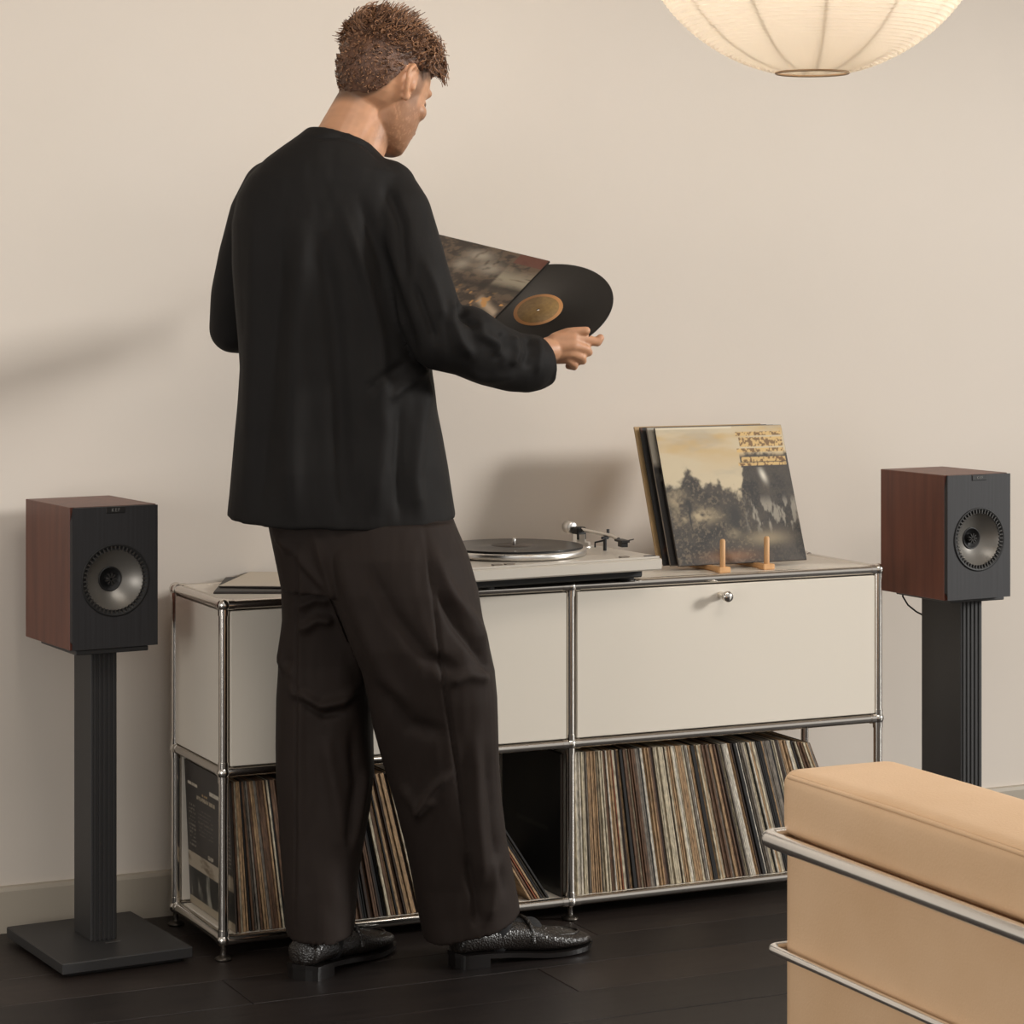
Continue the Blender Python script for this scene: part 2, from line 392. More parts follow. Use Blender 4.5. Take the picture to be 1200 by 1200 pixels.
# ------------------------------------------------------------------ turntable
TT = thing('turntable', 'silver grey record player with tonearm standing on the sideboard', 'turntable', (.975, -.068, ZT), math.radians(5))
obj('base', MB().box((-.47, .045, .006), (-.022, .345, .027), bev=.003), TT, M_black)
for fx, fy in ((-.40, .07), (-.05, .07), (-.40, .31), (-.05, .31)):
    obj('foot', MB().lathe([(1e-4, 0), (.018, 0), (.018, .008), (1e-4, .008)], 18), TT, M_rubber, (fx, fy, 0))
obj('plinth', MB().box((-.50, 0, .025), (0, .37, .050), bev=.003), TT, M_tt)
obj('top_plate', MB().box((-.496, .004, .050), (-.005, .366, .055), bev=.001), TT, M_tt)
for bx in (-.415, -.385, -.10): obj('button', MB().box((bx, .010, .055), (bx+.022, .022, .0575), bev=.0006), TT, mat('button%d' % int(bx*-1000), srgb(120, 110, 98), .4))
obj('speed_slider', MB().box((-.04, .008, .055), (-.012, .014, .0565)), TT, M_black)
PC = (-.262, .190, 0)
obj('platter', MB().lathe([(1e-4, .056), (.150, .056), (.157, .057), (.159, .060), (.1585, .068), (.155, .0705), (1e-4, .0705)], 64), TT, M_alu, PC)
obj('platter_mat', MB().lathe([(1e-4, .0705), (.150, .0705), (.1505, .073), (.148, .0735), (1e-4, .0735)], 64), TT, M_rubber, PC)
obj('spindle', MB().lathe([(1e-4, .07), (.0035, .07), (.0035, .088), (.002, .091), (1e-4, .0915)], 12), TT, M_alu, PC)
pv = Vector((-.052, .262, 0))
obj('tonearm_base', MB().lathe([(1e-4, .055), (.034, .055), (.034, .058), (.026, .058), (.026, .066), (.016, .067), (.016, .084), (1e-4, .084)], 28), TT, M_alu, pv)
obj('arm_mount', MB().box((-.012, -.014, .070), (.012, .014, .100), bev=.003), TT, M_black, pv)
obj('counterweight', MB().lathe([(1e-4, 0), (.012, 0), (.0135, .002), (.0135, .024), (.012, .026), (1e-4, .026)], 24, M=Matrix.Translation((-.005, .045, .0965)) @ Matrix.Rotation(math.pi/2, 4, 'X')), TT, M_alu, pv)
a0 = pv+Vector((-.004, .04, .096)); a1 = pv+Vector((.006, -.13, .090)); a2 = pv+Vector((.0, -.165, .086))
obj('tonearm', MB().tube([a0, pv+Vector((0, 0, .095)), a1, a2], .0045, 10), TT, M_chrome)
obj('headshell', MB().box((-.010, -.045, -.004), (.010, 0, .001), bev=.001).box((-.007, -.04, -.014), (.007, -.015, -.004)).tube([(.010, -.035, 0), (.020, -.042, .003)], .0012, 6), TT, M_black, a2, (0, 0, math.radians(-12)))
obj('arm_rest', MB().tube([(0, 0, .05), (0, 0, .083)], .004, 10).box((-.008, -.003, .080), (.008, .003, .086)).box((.006, -.003, .083), (.010, .003, .102)), TT, M_black, pv+Vector((.006, -.10, 0)))
obj('cueing_lever', MB().tube([(0, 0, .05), (0, 0, .066), (.012, -.02, .072)], .0022, 8), TT, M_black, pv+Vector((.024, -.03, 0)))
rec = thing('record', 'black vinyl record lying on the turntable platter', 'record', TT.matrix_basis @ Vector((PC[0], PC[1], .0736)))
obj('disc', MB().lathe([(.0037, 0), (.150, 0), (.1505, .0008), (.150, .0016), (.148, .0014), (.052, .0014), (.051, .0018), (.0037, .0018)], 72), rec, M_vinyl)
obj('label', MB().lathe([(.0037, .0018), (.050, .0018), (.050, .0021), (.0037, .0021)], 48), rec, mat('black_label', srgb(70, 60, 52), .5))

# ------------------------------------------------------------------ album stand and its sleeves
ES = thing('record_stand', 'small beech wood peg stand holding record sleeves on the sideboard', 'stand', (0, 0, ZT))
for px_, py_ in ((1.180, .030), (1.303, .045)):
    obj('rail', MB().box((px_-.008, py_-.008, 0), (px_+.008, py_+.225, .011), bev=.002), ES, M_peg)
    obj('peg', MB().lathe([(.0062, .010), (.0062, .070), (.0045, .074), (1e-4, .075)], 16), ES, M_peg, (px_, py_, 0))
    obj('foot_block', MB().box((px_-.015, py_-.012, 0), (px_+.015, py_+.012, .013), bev=.002), ES, M_peg)
    obj('back_post', MB().tube([(px_, py_+.178, .010), (px_, py_+.203, .075)], .0055, 12), ES, M_peg)
def landscape(u, v):
    one = 0*u[..., None]
    sky = mixc(S(198, 182, 152)+one, S(190, 154, 94)+one, sm(.42, .75, fbm(u*2.2+3, v*7, 4, 2))*sm(.6, .95, v)*.8)
    sky = mixc(sky, S(170, 160, 142)+one, sm(.5, .8, fbm(u*3, v*9, 4, 5))*.6)
    n1 = fbm(u*9, v*9, 5, 7); n2 = fbm(u*28, v*28, 3, 8); n3 = fbm(u*34, v*9, 4, 10); n4 = fbm(u*60, v*60, 3, 15)
    line = .545+.13*np.exp(-((u-.20)/.07)**2)+.05*np.exp(-((u-.42)/.018)**2)+.04*np.exp(-((u-.36)/.05)**2)-.05*np.exp(-((u-.56)/.05)**2)+.24*sm(.58, .66, u)
    gm = sm(-.03, .03, line+.10*(n2-.5)+.06*(n1-.5)-v)
    g = mixc(S(66, 58, 50)+one, S(36, 32, 29)+one, sm(.35, .6, n1*.5+n4*.5))
    g = mixc(g, S(118, 104, 84)+one, sm(.50, .70, n4)*.6*(1-.6*sm(.6, .66, u)))
    clear = np.exp(-((u-.20)/.16)**2-((v-.35)/.055)**2)+.8*np.exp(-((u-.08)/.08)**2-((v-.47)/.06)**2)+.7*np.exp(-((u-.47)/.05)**2-((v-.22)/.04)**2)
    g = mixc(g, S(176, 158, 126)+one, np.clip(clear, 0, 1)*sm(.35, .6, n2*.4+n1*.6))
    refl = sm(.56, .62, u)*sm(.18, .28, v)*sm(.50, .40, v)
    g = mixc(g, S(140, 132, 118)+one, refl*sm(.48, .62, n3))
    g = mixc(g, S(150, 134, 106)+one, np.exp(-((u-.72)/.16)**2-((v-.17)/.05)**2)*.8)
    g = mixc(g, S(130, 92, 62)+one, np.exp(-((u-.42)/.2)**2-((v-.05)/.04)**2)*.8)
    tr = np.exp(-((u-.155)/.035)**2-((v-.42)/.075)**2)+np.exp(-((u-.15)/.006)**2-((v-.32)/.07)**2)+np.exp(-((u-.50)/.05)**2-((v-.32)/.10)**2)
    g = mixc(g, S(44, 40, 36)+one, np.clip(tr*1.3, 0, 1)*sm(.3, .5, n2+.1))
    c = mixc(sky, g, gm)
    c = mixc(c, S(214, 206, 190)+one, np.exp(-((u-.78+.25*(v-.63))/.022)**2-((v-.63)/.05)**2))
    c = mixc(c, S(212, 200, 176)+one, (((u < .60) | (u > 1)) & (v > .985)).astype(float))
    blk = ((u > .62) & (v > .69) & (v < .965)).astype(float)
    c = mixc(c, S(62, 54, 48)+one, blk*sm(.80, .76, v))
    for (a, b, s_) in ((.925, .955, 1), (.845, .915, 2), (.805, .835, 3), (.735, .765, 4), (.70, .728, 5)):
        m = ((u > .60+.02*s_ % .05) & (u < .985) & (v > a) & (v < b)).astype(float)
        c = mixc(c, mixc(S(206, 172, 112)+one, S(116, 84, 48)+one, sm(.5, .62, vnoise(u*85, v*70, s_+40))), m*.95)
    return c
L = .326; lean = math.atan2(.115, .305)
def leaner(lab, xo, yo, dz, art, edge, Wd=.336, dl=0, nx=120):
    r = thing('album', lab, 'record', (1.101+xo, .090+yo, ZT+.0115+dz)); r.rotation_euler = (-(lean+dl), 0, 0)
    obj('sleeve', MB().box((0, 0, 0), (Wd, .0045, L), bev=.0008), r, edge)
    if art: obj('printed_front', printed(nx, nx, art, Wd-.002, L-.002), r, matattr('print_'+lab[:6], .6), (.001, -.0003, .001))
    return r
leaner('record sleeve with a grey landscape painting leaning foremost on the wooden stand', 0, 0, 0, landscape, M_edge, nx=170)
leaner('record sleeve with grey and black cover just behind the landscape one on the stand', -.013, .014, .0, lambda u, v: mixc(S(40, 36, 34)+0*u[..., None], S(168, 160, 146)+0*u[..., None], sm(.55, .62, v+.3*fbm(u*5, v*8, 3, 4)-.25)), mat('sleeve_edge_grey', srgb(120, 110, 100), .6), nx=40)
leaner('black record sleeve, third from the front on the wooden stand', -.022, .030, 0, lambda u, v: mixc(S(30, 27, 26)+0*u[..., None], S(110, 66, 40)+0*u[..., None], sm(.62, .75, fbm(u*12, v*6, 3, 6))), M_black, nx=40)
leaner('rearmost record sleeve on the wooden stand, with a tan top edge', -.028, .046, .001, None, mat('sleeve_edge_tan', srgb(176, 146, 104), .6))

# ------------------------------------------------------------------ loudspeakers
def speaker(label, loc, rz, ww, dd, hh):
    s = thing('loudspeaker', label, 'speaker', loc, rz, None)
    th = .012
    obj('cabinet', MB().box((-ww/2, .012, 0), (-ww/2+th, dd, hh), bev=.0012).box((ww/2-th, .012, 0), (ww/2, dd, hh), bev=.0012).box((-ww/2+th-.0012, .012, hh-th), (ww/2-th+.0012, dd, hh-.0002)).box((-ww/2+th-.0012, .012, .0002), (ww/2-th+.0012, dd, th)).box((-ww/2+.001, dd-th, .001), (ww/2-.001, dd-.001, hh-.001)), s, M_wood)
    # front baffle with a round hole
    n = 48; cz = .138; R0 = .072; cx = .0
    mb = MB(); rect = []
    for k in range(n):
        a = 2*math.pi*k/n; ca, sa = math.cos(a), math.sin(a); X, Z = ww/2-.001, None
        ts = [(ww/2-.001)/abs(ca) if abs(ca) > 1e-6 else 9, ((hh-.001-cz) if sa > 0 else (cz-.001))/abs(sa) if abs(sa) > 1e-6 else 9]
        t = min(ts); rect.append((t*ca, 0, cz+t*sa))
    circ = [(R0*math.cos(2*math.pi*k/n), 0, cz+R0*math.sin(2*math.pi*k/n)) for k in range(n)]
    circb = [(x, .012, z) for x, y, z in circ]; rb = [(x, .012, z) for x, y, z in rect]
    mb.add(rect+circ+circb+rb, [(k, n+k, n+(k+1) % n, (k+1) % n)[::-1] for k in range(n)]+[(n+k, 2*n+k, 2*n+(k+1) % n, n+(k+1) % n)[::-1] for k in range(n)]+[(k, (k+1) % n, 3*n+(k+1) % n, 3*n+k)[::-1] for k in range(n)])
    cnr = [(-ww/2+.001, 0, .001), (ww/2-.001, 0, .001), (ww/2-.001, 0, hh-.001), (-ww/2+.001, 0, hh-.001)]
    for q in cnr:                                   # corner fillers of the fan
        best = []
        for k in range(n):                              # the two fan points on either side of this corner
            k2 = (k+1) % n; P_, Q_ = rect[k], rect[k2]
            if abs(P_[0]-Q_[0]) > 1e-6 and abs(P_[2]-Q_[2]) > 1e-6 and abs(max((P_[0], Q_[0]), key=abs)-q[0]) < 1e-6 and min(abs(P_[2]-q[2]), abs(Q_[2]-q[2])) < 1e-6: best = [k, k2]
        if not best: continue
        b0, b1 = sorted(best);
        if (b0, b1) == (0, n-1): b0, b1 = b1, b0
        A_, B_ = Vector(rect[b0]), Vector(rect[b1]); nn = (Vector(q)-A_).cross(B_-A_)
        mb.add([A_, q, B_], [(0, 1, 2) if nn.y < 0 else (2, 1, 0)])
    obj('front_baffle', mb, s, M_spkfront)
    M = Matrix.Translation((cx, 0, cz)) @ Matrix.Rotation(math.pi/2, 4, 'X')
    obj('surround', MB().lathe([(.0735, -.001), (.0735, .0018), (.071, .0026), (.067, -.001), (.064, -.003), (.0615, -.002)], 64, M=M), s, M_rubber)
    fins = MB()
    for k in range(48):
        a = 2*math.pi*k/48; q = M @ Matrix.Rotation(a, 4, 'Z')
        fins.box((.0600, -.0014, -.004), (.0695, .0014, .0012), M=q)
    obj('ribbed_ring', fins, s, M_fin)
    obj('cone', MB().lathe([(.0615, -.003), (.056, -.009), (.045, -.018), (.034, -.025), (.0255, -.029)], 64, M=M), s, M_cone)
    tw = obj('tweeter', MB().lathe([(.0255, -.029), (.024, -.026), (.022, -.028), (.014, -.035), (.0095, -.036)], 40, M=M).lathe([(.0095, -.036), (.008, -.031), (.004, -.028), (1e-4, -.027)], 24, M=M), s, M_black)
    vane = MB()
    for k in range(9):
        a = 2*math.pi*k/9; vane.box((.003, -.0008, -.030), (.012, .0008, -.022), M=M @ Matrix.Rotation(a, 4, 'Z'))
    obj('waveguide_vanes', vane, tw, M_fin)
    bd = obj('badge', MB().box((-.021, -.0018, hh-.014), (.021, 0, hh-.001), bev=.0008), s, M_black)
    cu = bpy.data.curves.new('badge_lettering', 'FONT'); cu.body = 'KEF'; cu.size = .0095; cu.extrude = .0003; cu.align_x = 'CENTER'; cu.space_character = 1.3
    tmp = bpy.data.objects.new('tmp', cu); COL.objects.link(tmp); dg = bpy.context.evaluated_depsgraph_get(); me = bpy.data.meshes.new_from_object(tmp.evaluated_get(dg)); bpy.data.objects.remove(tmp)
    me.materials.clear(); obj('lettering', me, bd, mat('badge_print', srgb(120, 118, 114), .4), (0, -.0022, hh-.0108), (math.pi/2, 0, 0))
    return s
def stand(label, loc, rz, top, pw, pd, group=None):
    s = thing('speaker_stand', label, 'speaker stand', loc, rz)
    obj('base_plate', MB().box((-.138, -.19, .008), (.138, .155, .030), bev=.002), s, M_stand)
    obj('floor_pad', MB().box((-.12, -.17, 0), (.12, .135, .008)), s, M_black)
    c = MB().box((-pw/2, -pd/2, .030), (pw/2, pd/2, top-.010), bev=.0015)
    obj('pole', c, s, M_stand)
    fl = MB()
    for k in range(5):
        x = -pw/2+.008+k*(pw-.016)/4; fl.box((x-.0022, -pd/2-.0025, .030), (x+.0022, -pd/2, top-.010))
    obj('fluted_front', fl, s, M_stand)
    obj('top_plate', MB().box((-.078, -.098, top-.010), (.078, .112, top), bev=.0015), s, M_stand)
    lg = MB().box((-.0, -.001, .0300), (.032, .005, .0304)); obj('plate_mark', lg, s, mat('mark'+label[:5], srgb(84, 82, 80), .5), (-.005, -.075, 0))
    return s
WW, DD, HH = .187, .262, .288
z0 = .634
speaker('walnut-sided loudspeaker with black front on the stand left of the sideboard', (-.2015, .083, z0), math.radians(6), WW, DD, HH)
stand('black metal speaker stand with square base left of the sideboard', (-.212, .193, 0), math.radians(4.5), z0-.001, .056, .100)
z1 = .6465
speaker('walnut-sided loudspeaker with black front on the stand right of the sideboard', (1.808, -.060, z1), math.radians(4), .186, .250, HH)
stand('black metal speaker stand rising behind the armchair', (1.825, .075, 0), math.radians(3), z1-.001, .062, .150)
cb = at(1058, 699, 6.13); ce = at(1086, 723, 6.10)
o = obj('speaker_cable', MB().tube([cb+Vector((.02, .03, .02)), cb, at(1064, 709, 6.13), at(1074, 717, 6.12), ce, ce+Vector((.03, 0, -.01))], .0022, 8), None, M_black)
tag(o, 'thin black cable drooping from the right speaker to its stand', 'cable')

# ------------------------------------------------------------------ armchair
AC = thing('armchair', 'boxy tan leather armchair with chrome tube frame in the right foreground', 'armchair', (.160, -2.50, 0))
def cushion(name, a, b, r, puff=.0, mats=M_leather, nseg=5):
    """soft box: rounded, slightly puffed"""
    a = Vector(a); b = Vector(b); c = (a+b)/2; h = (b-a)/2; n = 22; mb = MB()
    rings = []
    for face in range(6):
        ax = face//2; sg = 1 if face % 2 else -1; u, v = [(1, 2), (2, 0), (0, 1)][ax]; g = []
        for i in range(n+1):
            for j in range(n+1):
                q = [0, 0, 0]; q[ax] = sg*1.0
                q[u] = math.sin((i/n*2-1)*math.pi/2)*1.0; q[v] = math.sin((j/n*2-1)*math.pi/2)*1.0
                P = Vector((q[0]*h.x, q[1]*h.y, q[2]*h.z))
                I = Vector((max(-h.x+r, min(h.x-r, P.x)), max(-h.y+r, min(h.y-r, P.y)), max(-h.z+r, min(h.z-r, P.z))))
                D = P-I
                if D.length > 1e-9: D = D.normalized()*r
                P2 = I+D
                k = (1-(P2[u]/h[u])**2)*(1-(P2[v]/h[v])**2)
                P2[ax] += sg*puff*max(0, k)
                g.append(c+P2)
        fs = []
        for i in range(n):
            for j in range(n):
                f = (i*(n+1)+j, (i+1)*(n+1)+j, (i+1)*(n+1)+j+1, i*(n+1)+j+1); fs.append(f if sg > 0 else f[::-1])
        mb.add(g, fs, 0, True)
    return obj(name, mb, AC, mats)
AL = .590; AW = .185; AT = .700; FW = .78
for xs, nm in ((0, 'arm'), (FW-AW, 'arm')):
    cushion(nm+'_cushion', (xs, .0, .607), (xs+AW, AL, AT), .020, .006)
    cushion(nm+'_cushion', (xs+.002, .003, .12), (xs+AW, AL-.003, .604), .022, .003)
    s = obj('piping', MB().tube([(xs+.004, .02, AT-.009), (xs+.003, AL*.5, AT-.007), (xs+.004, AL-.02, AT-.009)], .0036, 8), AC, M_leather)
cushion('back_cushion', (.0, -.175, .12), (FW, -.005, AT-.003), .035, .012)
cushion('seat_cushion', (AW+.005, .0, .28), (FW-AW-.005, AL+.02, .46), .035, .012)
cushion('seat_base', (AW+.005, .0, .13), (FW-AW-.005, AL+.0, .275), .03, .0)
def frame_loop(z, r, off):
    x0, x1, y0, y1 = -off, FW+off, -.175-off, AL+off*.5; c = .014
    pts = []
    def corner(cx, cy, a0):
        for k in range(7):
            a = math.radians(a0+90*k/6); pts.append((cx+c*math.cos(a), cy+c*math.sin(a), z))
    pts.append((x0+AW*.9, y1, z)); corner(x0+c, y1-c, 90); corner(x0+c, y0+c, 180); corner(x1-c, y0+c, 270); corner(x1-c, y1-c, 0); pts.append((x1-AW*.9, y1, z))
    return MB().tube(pts, r, 16)
obj('upper_frame_tube', frame_loop(.604, .0118, .016), AC, M_chrome2)
obj('middle_frame_tube', frame_loop(.452, .0062, .012), AC, M_chrome2)
obj('lower_frame_tube', frame_loop(.22, .0062, .012), AC, M_chrome2)
for x in (.10, FW-.10):
    for y in (AL-.09, -.09):
        obj('leg', MB().tube([(x, y, 0), (x, y, .125)], .0118, 14), AC, M_chrome2)

# ------------------------------------------------------------------ paper lantern
LC = at(952, -127, 4.5); LR = .325
LN = thing('paper_lantern', 'round white paper lantern lamp hanging at the top of the room', 'lamp', LC)
m = bpy.data.materials.new('rice_paper'); m.use_nodes = True; t = m.node_tree; t.nodes.clear()
out = N(t, 'ShaderNodeOutputMaterial'); df = N(t, 'ShaderNodeBsdfDiffuse'); tl = N(t, 'ShaderNodeBsdfTranslucent'); mx = N(t, 'ShaderNodeMixShader')
df.inputs[0].default_value = srgb(236, 229, 216); tl.inputs[0].default_value = srgb(248, 240, 229); mx.inputs[0].default_value = .55
t.links.new(df.outputs[0], mx.inputs[1]); t.links.new(tl.outputs[0], mx.inputs[2]); t.links.new(mx.outputs[0], out.inputs[0])
zz = lambda r: LR*.985
prof = []; nb = 100; th_end = math.asin(.063/LR)
for i in range(nb*2+1):
    a = th_end+(math.pi-2*th_end)*i/(nb*2); rr = LR-(.0034 if i % 2 else 0)
    prof.append((rr*math.sin(a), -rr*math.cos(a)))
obj('shade', MB().lathe(prof, 96, smooth=False), LN, m)
M_rib = mat('bamboo_rib', srgb(240, 226, 204), .7)
for sgn, nm in ((-1, 'bottom_ring'), (1, 'top_ring')):
    zc = sgn*LR*math.cos(th_end)
    obj(nm, MB().tube([(.0635*math.cos(a*math.pi/24), .0635*math.sin(a*math.pi/24), zc) for a in range(49)], .0022, 8, caps=False), LN, mat('ring'+nm, srgb(178, 148, 116), .5))
for k in range(12):
    a = math.radians(30*k+4); pts = []
    for i in range(33):
        b = th_end+(math.pi-2*th_end)*i/32; r = LR-.011; pts.append((r*math.sin(b)*math.cos(a), r*math.sin(b)*math.sin(a), -r*math.cos(b)))
    obj('vertical_wire', MB().tube(pts, .0030, 6), LN, M_rib)
obj('bulb', MB().ball((0, 0, -.02), .035, 20), LN, None)
mb_ = bpy.data.materials.new('lit_bulb'); mb_.use_nodes = True; bb_ = mb_.node_tree.nodes['Principled BSDF']; bb_.inputs['Emission Color'].default_value = (1, .82, .6, 1); bb_.inputs['Emission Strength'].default_value = 8

LN.children[-1].data.materials.append(mb_)
pl_ = bpy.data.lights.new('lantern_lamp', 'POINT'); pl_.energy = 3.5; pl_.shadow_soft_size = .04; pl_.color = (1, .92, .82)
plo = bpy.data.objects.new('lantern_lamp', pl_); COL.objects.link(plo); plo.parent = LN; plo.location = (0, 0, .05)
obj('hanging_cord', MB().tube([(0, 0, .015), (0, 0, .93)], .003, 8), LN, M_black)
o = obj('ceiling', MB().box((-4.5, -1.9, 3.0), (6.5, YW+.12, 3.1)), None, M_wall); tag(o, kind='structure')
#PERSON#
# ------------------------------------------------------------------ person
PE = thing('person', 'person in a black shirt and dark trousers standing and pulling a record from its sleeve', 'person', (.36, -.20, 0))
def local(o):          # vertices were built in world space: move the origin to the person's base
    o.parent = PE; o.matrix_parent_inverse = Matrix.Translation(-Vector(PE.location)); return o
def remesh(mb, voxel, smooth=2, name='m'):
    me = mb.mesh(name) if isinstance(mb, MB) else mb
    o = bpy.data.objects.new('tmp', me); COL.objects.link(o)
    r = o.modifiers.new('r', 'REMESH'); r.mode = 'VOXEL'; r.voxel_size = voxel; r.adaptivity = 0
    if smooth:
        s_ = o.modifiers.new('s', 'SMOOTH'); s_.iterations = smooth; s_.factor = .5
    dg = bpy.context.evaluated_depsgraph_get(); out_ = bpy.data.meshes.new_from_object(o.evaluated_get(dg))
    bpy.data.objects.remove(o); out_.polygons.foreach_set('use_smooth', [True]*len(out_.polygons)); return out_
def getv(me):
    a = np.empty(len(me.vertices)*3, np.float32); me.vertices.foreach_get('co', a); return a.reshape(-1, 3).astype(float)
def getn(me):
    a = np.empty(len(me.vertices)*3, np.float32); me.vertices.foreach_get('normal', a); return a.reshape(-1, 3).astype(float)
def setv(me, v): me.vertices.foreach_set('co', v.astype(np.float32).ravel()); me.update()
CAMv = np.array(CAM); CFv = np.array(CF); CRv = np.array(CR)
def pix(V):
    q = V-CAMv; d = q@CFv; return 600+FPX*(q@CRv)/d, HORIZON-FPX*q[:, 2]/d, d
def folds(me, lst, near=True, weave=0.0, seed=0):
    """push cloth in or out along its normal near fold lines: (points, width, height)"""
    V = getv(me); Nn = getn(me); X, Y, D = pix(V); view = (V-CAMv); view /= np.linalg.norm(view, axis=1)[:, None]
    fac = np.clip(-(Nn*view).sum(1)*2.2+.1, 0, 1); disp = np.zeros(len(V))
    for pts, wd, ht in lst:
        P = np.array(pts, float); best = np.full(len(V), 1e9); tt = np.zeros(len(V)); n = len(P)-1
        for i in range(n):
            a, b = P[i, :2], P[i+1, :2]; ab = b-a; L2 = ab@ab
            t = np.clip(((X-a[0])*ab[0]+(Y-a[1])*ab[1])/L2, 0, 1)
            dd = np.hypot(X-a[0]-t*ab[0], Y-a[1]-t*ab[1]); mk = dd < best; best[mk] = dd[mk]; tt[mk] = ((i+t)/n)[mk]
        taper = np.clip(np.minimum(tt, 1-tt)*5+.15, 0, 1)
        disp += ht*np.exp(-(best/wd)**2)*taper
    if weave:
        disp += weave*(fbm(X/34+seed, Y/90, 3, seed)-.5)*2
    setv(me, V+Nn*(disp*fac)[:, None])
def ring(xl, yl, xr, yr, d, t, near=0, far=None, n=40, e=.85, dl=0, dr=0):
    """closed horizontal cloth ring: left and right edge as seen, depth centre d, half thickness t"""
    out_ = []; far = -near if far is None else far
    for k in range(n):
        a = 2*math.pi*k/n; c, s_ = math.cos(a), math.sin(a)
        cx = math.copysign(abs(c)**e, c); sy = math.copysign(abs(s_)**e, s_); f = (cx+1)/2
        x = xl+(xr-xl)*f; y = yl+(yr-yl)*f+(near if s_ < 0 else far)*abs(s_)
        dd = d+dl*(1-f)+dr*f+t*sy
        P = at(x, y, d+dl*(1-f)+dr*f)+CF*(t*sy)       # true thickness along the view axis
        out_.append(P)
    return out_
def dring(c, r, axis, n=28, flat=1.0):
    ax = Vector(axis).normalized(); u = ax.orthogonal().normalized(); v = ax.cross(u)
    return [Vector(c)+(u*math.cos(2*math.pi*k/n)+v*math.sin(2*math.pi*k/n)*flat)*r for k in range(n)]
PXM = 1/583.0

# --- shirt
sh = MB()
sh.loft([ring(360, 152, 442, 176, 5.095, .062, -9), ring(352, 158, 451, 187, 5.09, .075, -6), ring(334, 170, 466, 197, 5.085, .088, -3),
         ring(312, 186, 484, 206, 5.08, .100), ring(292, 206, 492, 222, 5.08, .112), ring(279, 228, 497, 245, 5.08, .12), ring(272, 262, 499, 280, 5.08, .128),
         ring(272, 310, 500, 325, 5.08, .132), ring(275, 350, 502, 362, 5.08, .132), ring(279, 395, 504, 402, 5.08, .132), ring(281.5, 430, 507, 438, 5.08, .135), ring(278.5, 475, 512.5, 480, 5.085, .140),
         ring(275, 510, 519, 512, 5.09, .145), ring(272, 545, 525, 545, 5.09, .150, 2), ring(269, 580, 530, 578, 5.095, .155, 5), ring(266.5, 603, 534.5, 606, 5.10, .158, 9, -6),
         ring(271.5, 603.5, 529.5, 606, 5.10, .150, 9, -6), ring(292, 590, 508, 592, 5.10, .125), ring(300, 520, 490, 520, 5.09, .10)])
def sleeve(cs):
    for (x0, y0_, d0, r0), (x1, y1_, d1, r1) in zip(cs, cs[1:]):
        sh.capsule(at(x0, y0_, d0), r0*d0/FPX, at(x1, y1_, d1), r1*d1/FPX, 24)
sh.capsule(at(440, 216, 5.07), .056, at(466, 262, 5.035), .062, 24); sh.capsule(at(455, 222, 5.06), .058, at(460, 330, 5.04), .075, 24)
RS = [(452, 222, 5.06, 36), (469, 250, 5.03, 37), (481, 290, 5.00, 37), (491, 330, 4.98, 38), (503, 370, 4.97, 39), (517, 395, 4.975, 40), (545, 399, 5.00, 42), (575, 415, 5.05, 38), (600, 424, 5.09, 35.5), (618, 426, 5.11, 34.5)]
LS = [(318, 222, 5.10, 34), (300, 250, 5.12, 31), (286, 300, 5.16, 30), (277, 345, 5.19, 30), (274, 385, 5.22, 29), (300, 385, 5.28, 30), (350, 372, 5.36, 30), (400, 352, 5.42, 28)]
sleeve(RS); sleeve(LS)
# right cuff: open, slightly flared end
ax = (at(655, 421, 5.15)-at(620, 427, 5.11)).normalized(); c0 = at(619, 426, 5.112)
up_ = (UP-ax*UP.dot(ax)).normalized(); sd = ax.cross(up_)
def cuff(cn, ru, rs, tl=0): return [cn+up_*(math.sin(2*math.pi*k/28)*ru)+sd*(math.cos(2*math.pi*k/28)*rs)+ax*(tl*math.sin(2*math.pi*k/28)) for k in range(28)]
sh.loft([cuff(c0-ax*.01, .058, .052), cuff(c0+ax*.02, .057, .050), cuff(c0+ax*.040, .050, .045, -.006), cuff(c0+ax*.0405, .043, .038, -.006), cuff(c0+ax*.02, .040, .036)])
me = remesh(sh, .0042, 12, 'shirt')
folds(me, [([(356, 255), (352, 340), (346, 440), (342, 530), (345, 612)], 13, 0.0162), ([(376, 270), (392, 380), (398, 480), (402, 600)], 12, -0.0135), ([(330, 250), (322, 380), (312, 500), (304, 606)], 10, -0.0081),
           ([(300, 240), (296, 350), (292, 500), (288, 600)], 9, 0.0068), ([(404, 250), (430, 330), (446, 400), (452, 470)], 8, 0.0108), ([(420, 230), (446, 300), (470, 370), (486, 420)], 8, -0.0121),
           ([(452, 215), (470, 262), (474, 330)], 7, -0.0095), ([(440, 430), (450, 500), (440, 606)], 12, 0.0108), ([(470, 470), (466, 540), (470, 612)], 6, -0.0081), ([(505, 440), (492, 500), (486, 560), (492, 612)], 9, 0.0121),
           ([(455, 470), (470, 455), (490, 440), (502, 430)], 6, 0.0095), ([(430, 460), (450, 440), (480, 425)], 6, -0.0081),
           ([(537, 352), (545, 372), (562, 385)], 5, -0.0135), ([(531, 350), (530, 375), (540, 400), (556, 420)], 6, 0.0095), ([(558, 372), (565, 392), (582, 402), (590, 425)], 6, 0.0108),
           ([(588, 388), (590, 405), (583, 425)], 5, -0.0081), ([(601, 392), (606, 412), (600, 430)], 4.5, 0.0095), ([(618, 392), (622, 412), (616, 432)], 4.5, -0.0081), ([(630, 393), (634, 412), (630, 440)], 4, 0.0054),
           ([(545, 440), (575, 445), (610, 440)], 6, 0.0054), ([(495, 300), (512, 340), (520, 375)], 6, 0.0081), ([(485, 330), (500, 372), (510, 400)], 5, -0.0081),
           ([(357, 163), (398, 160), (428, 170), (446, 187)], 2.2, -0.0047)], weave=.004, seed=3)
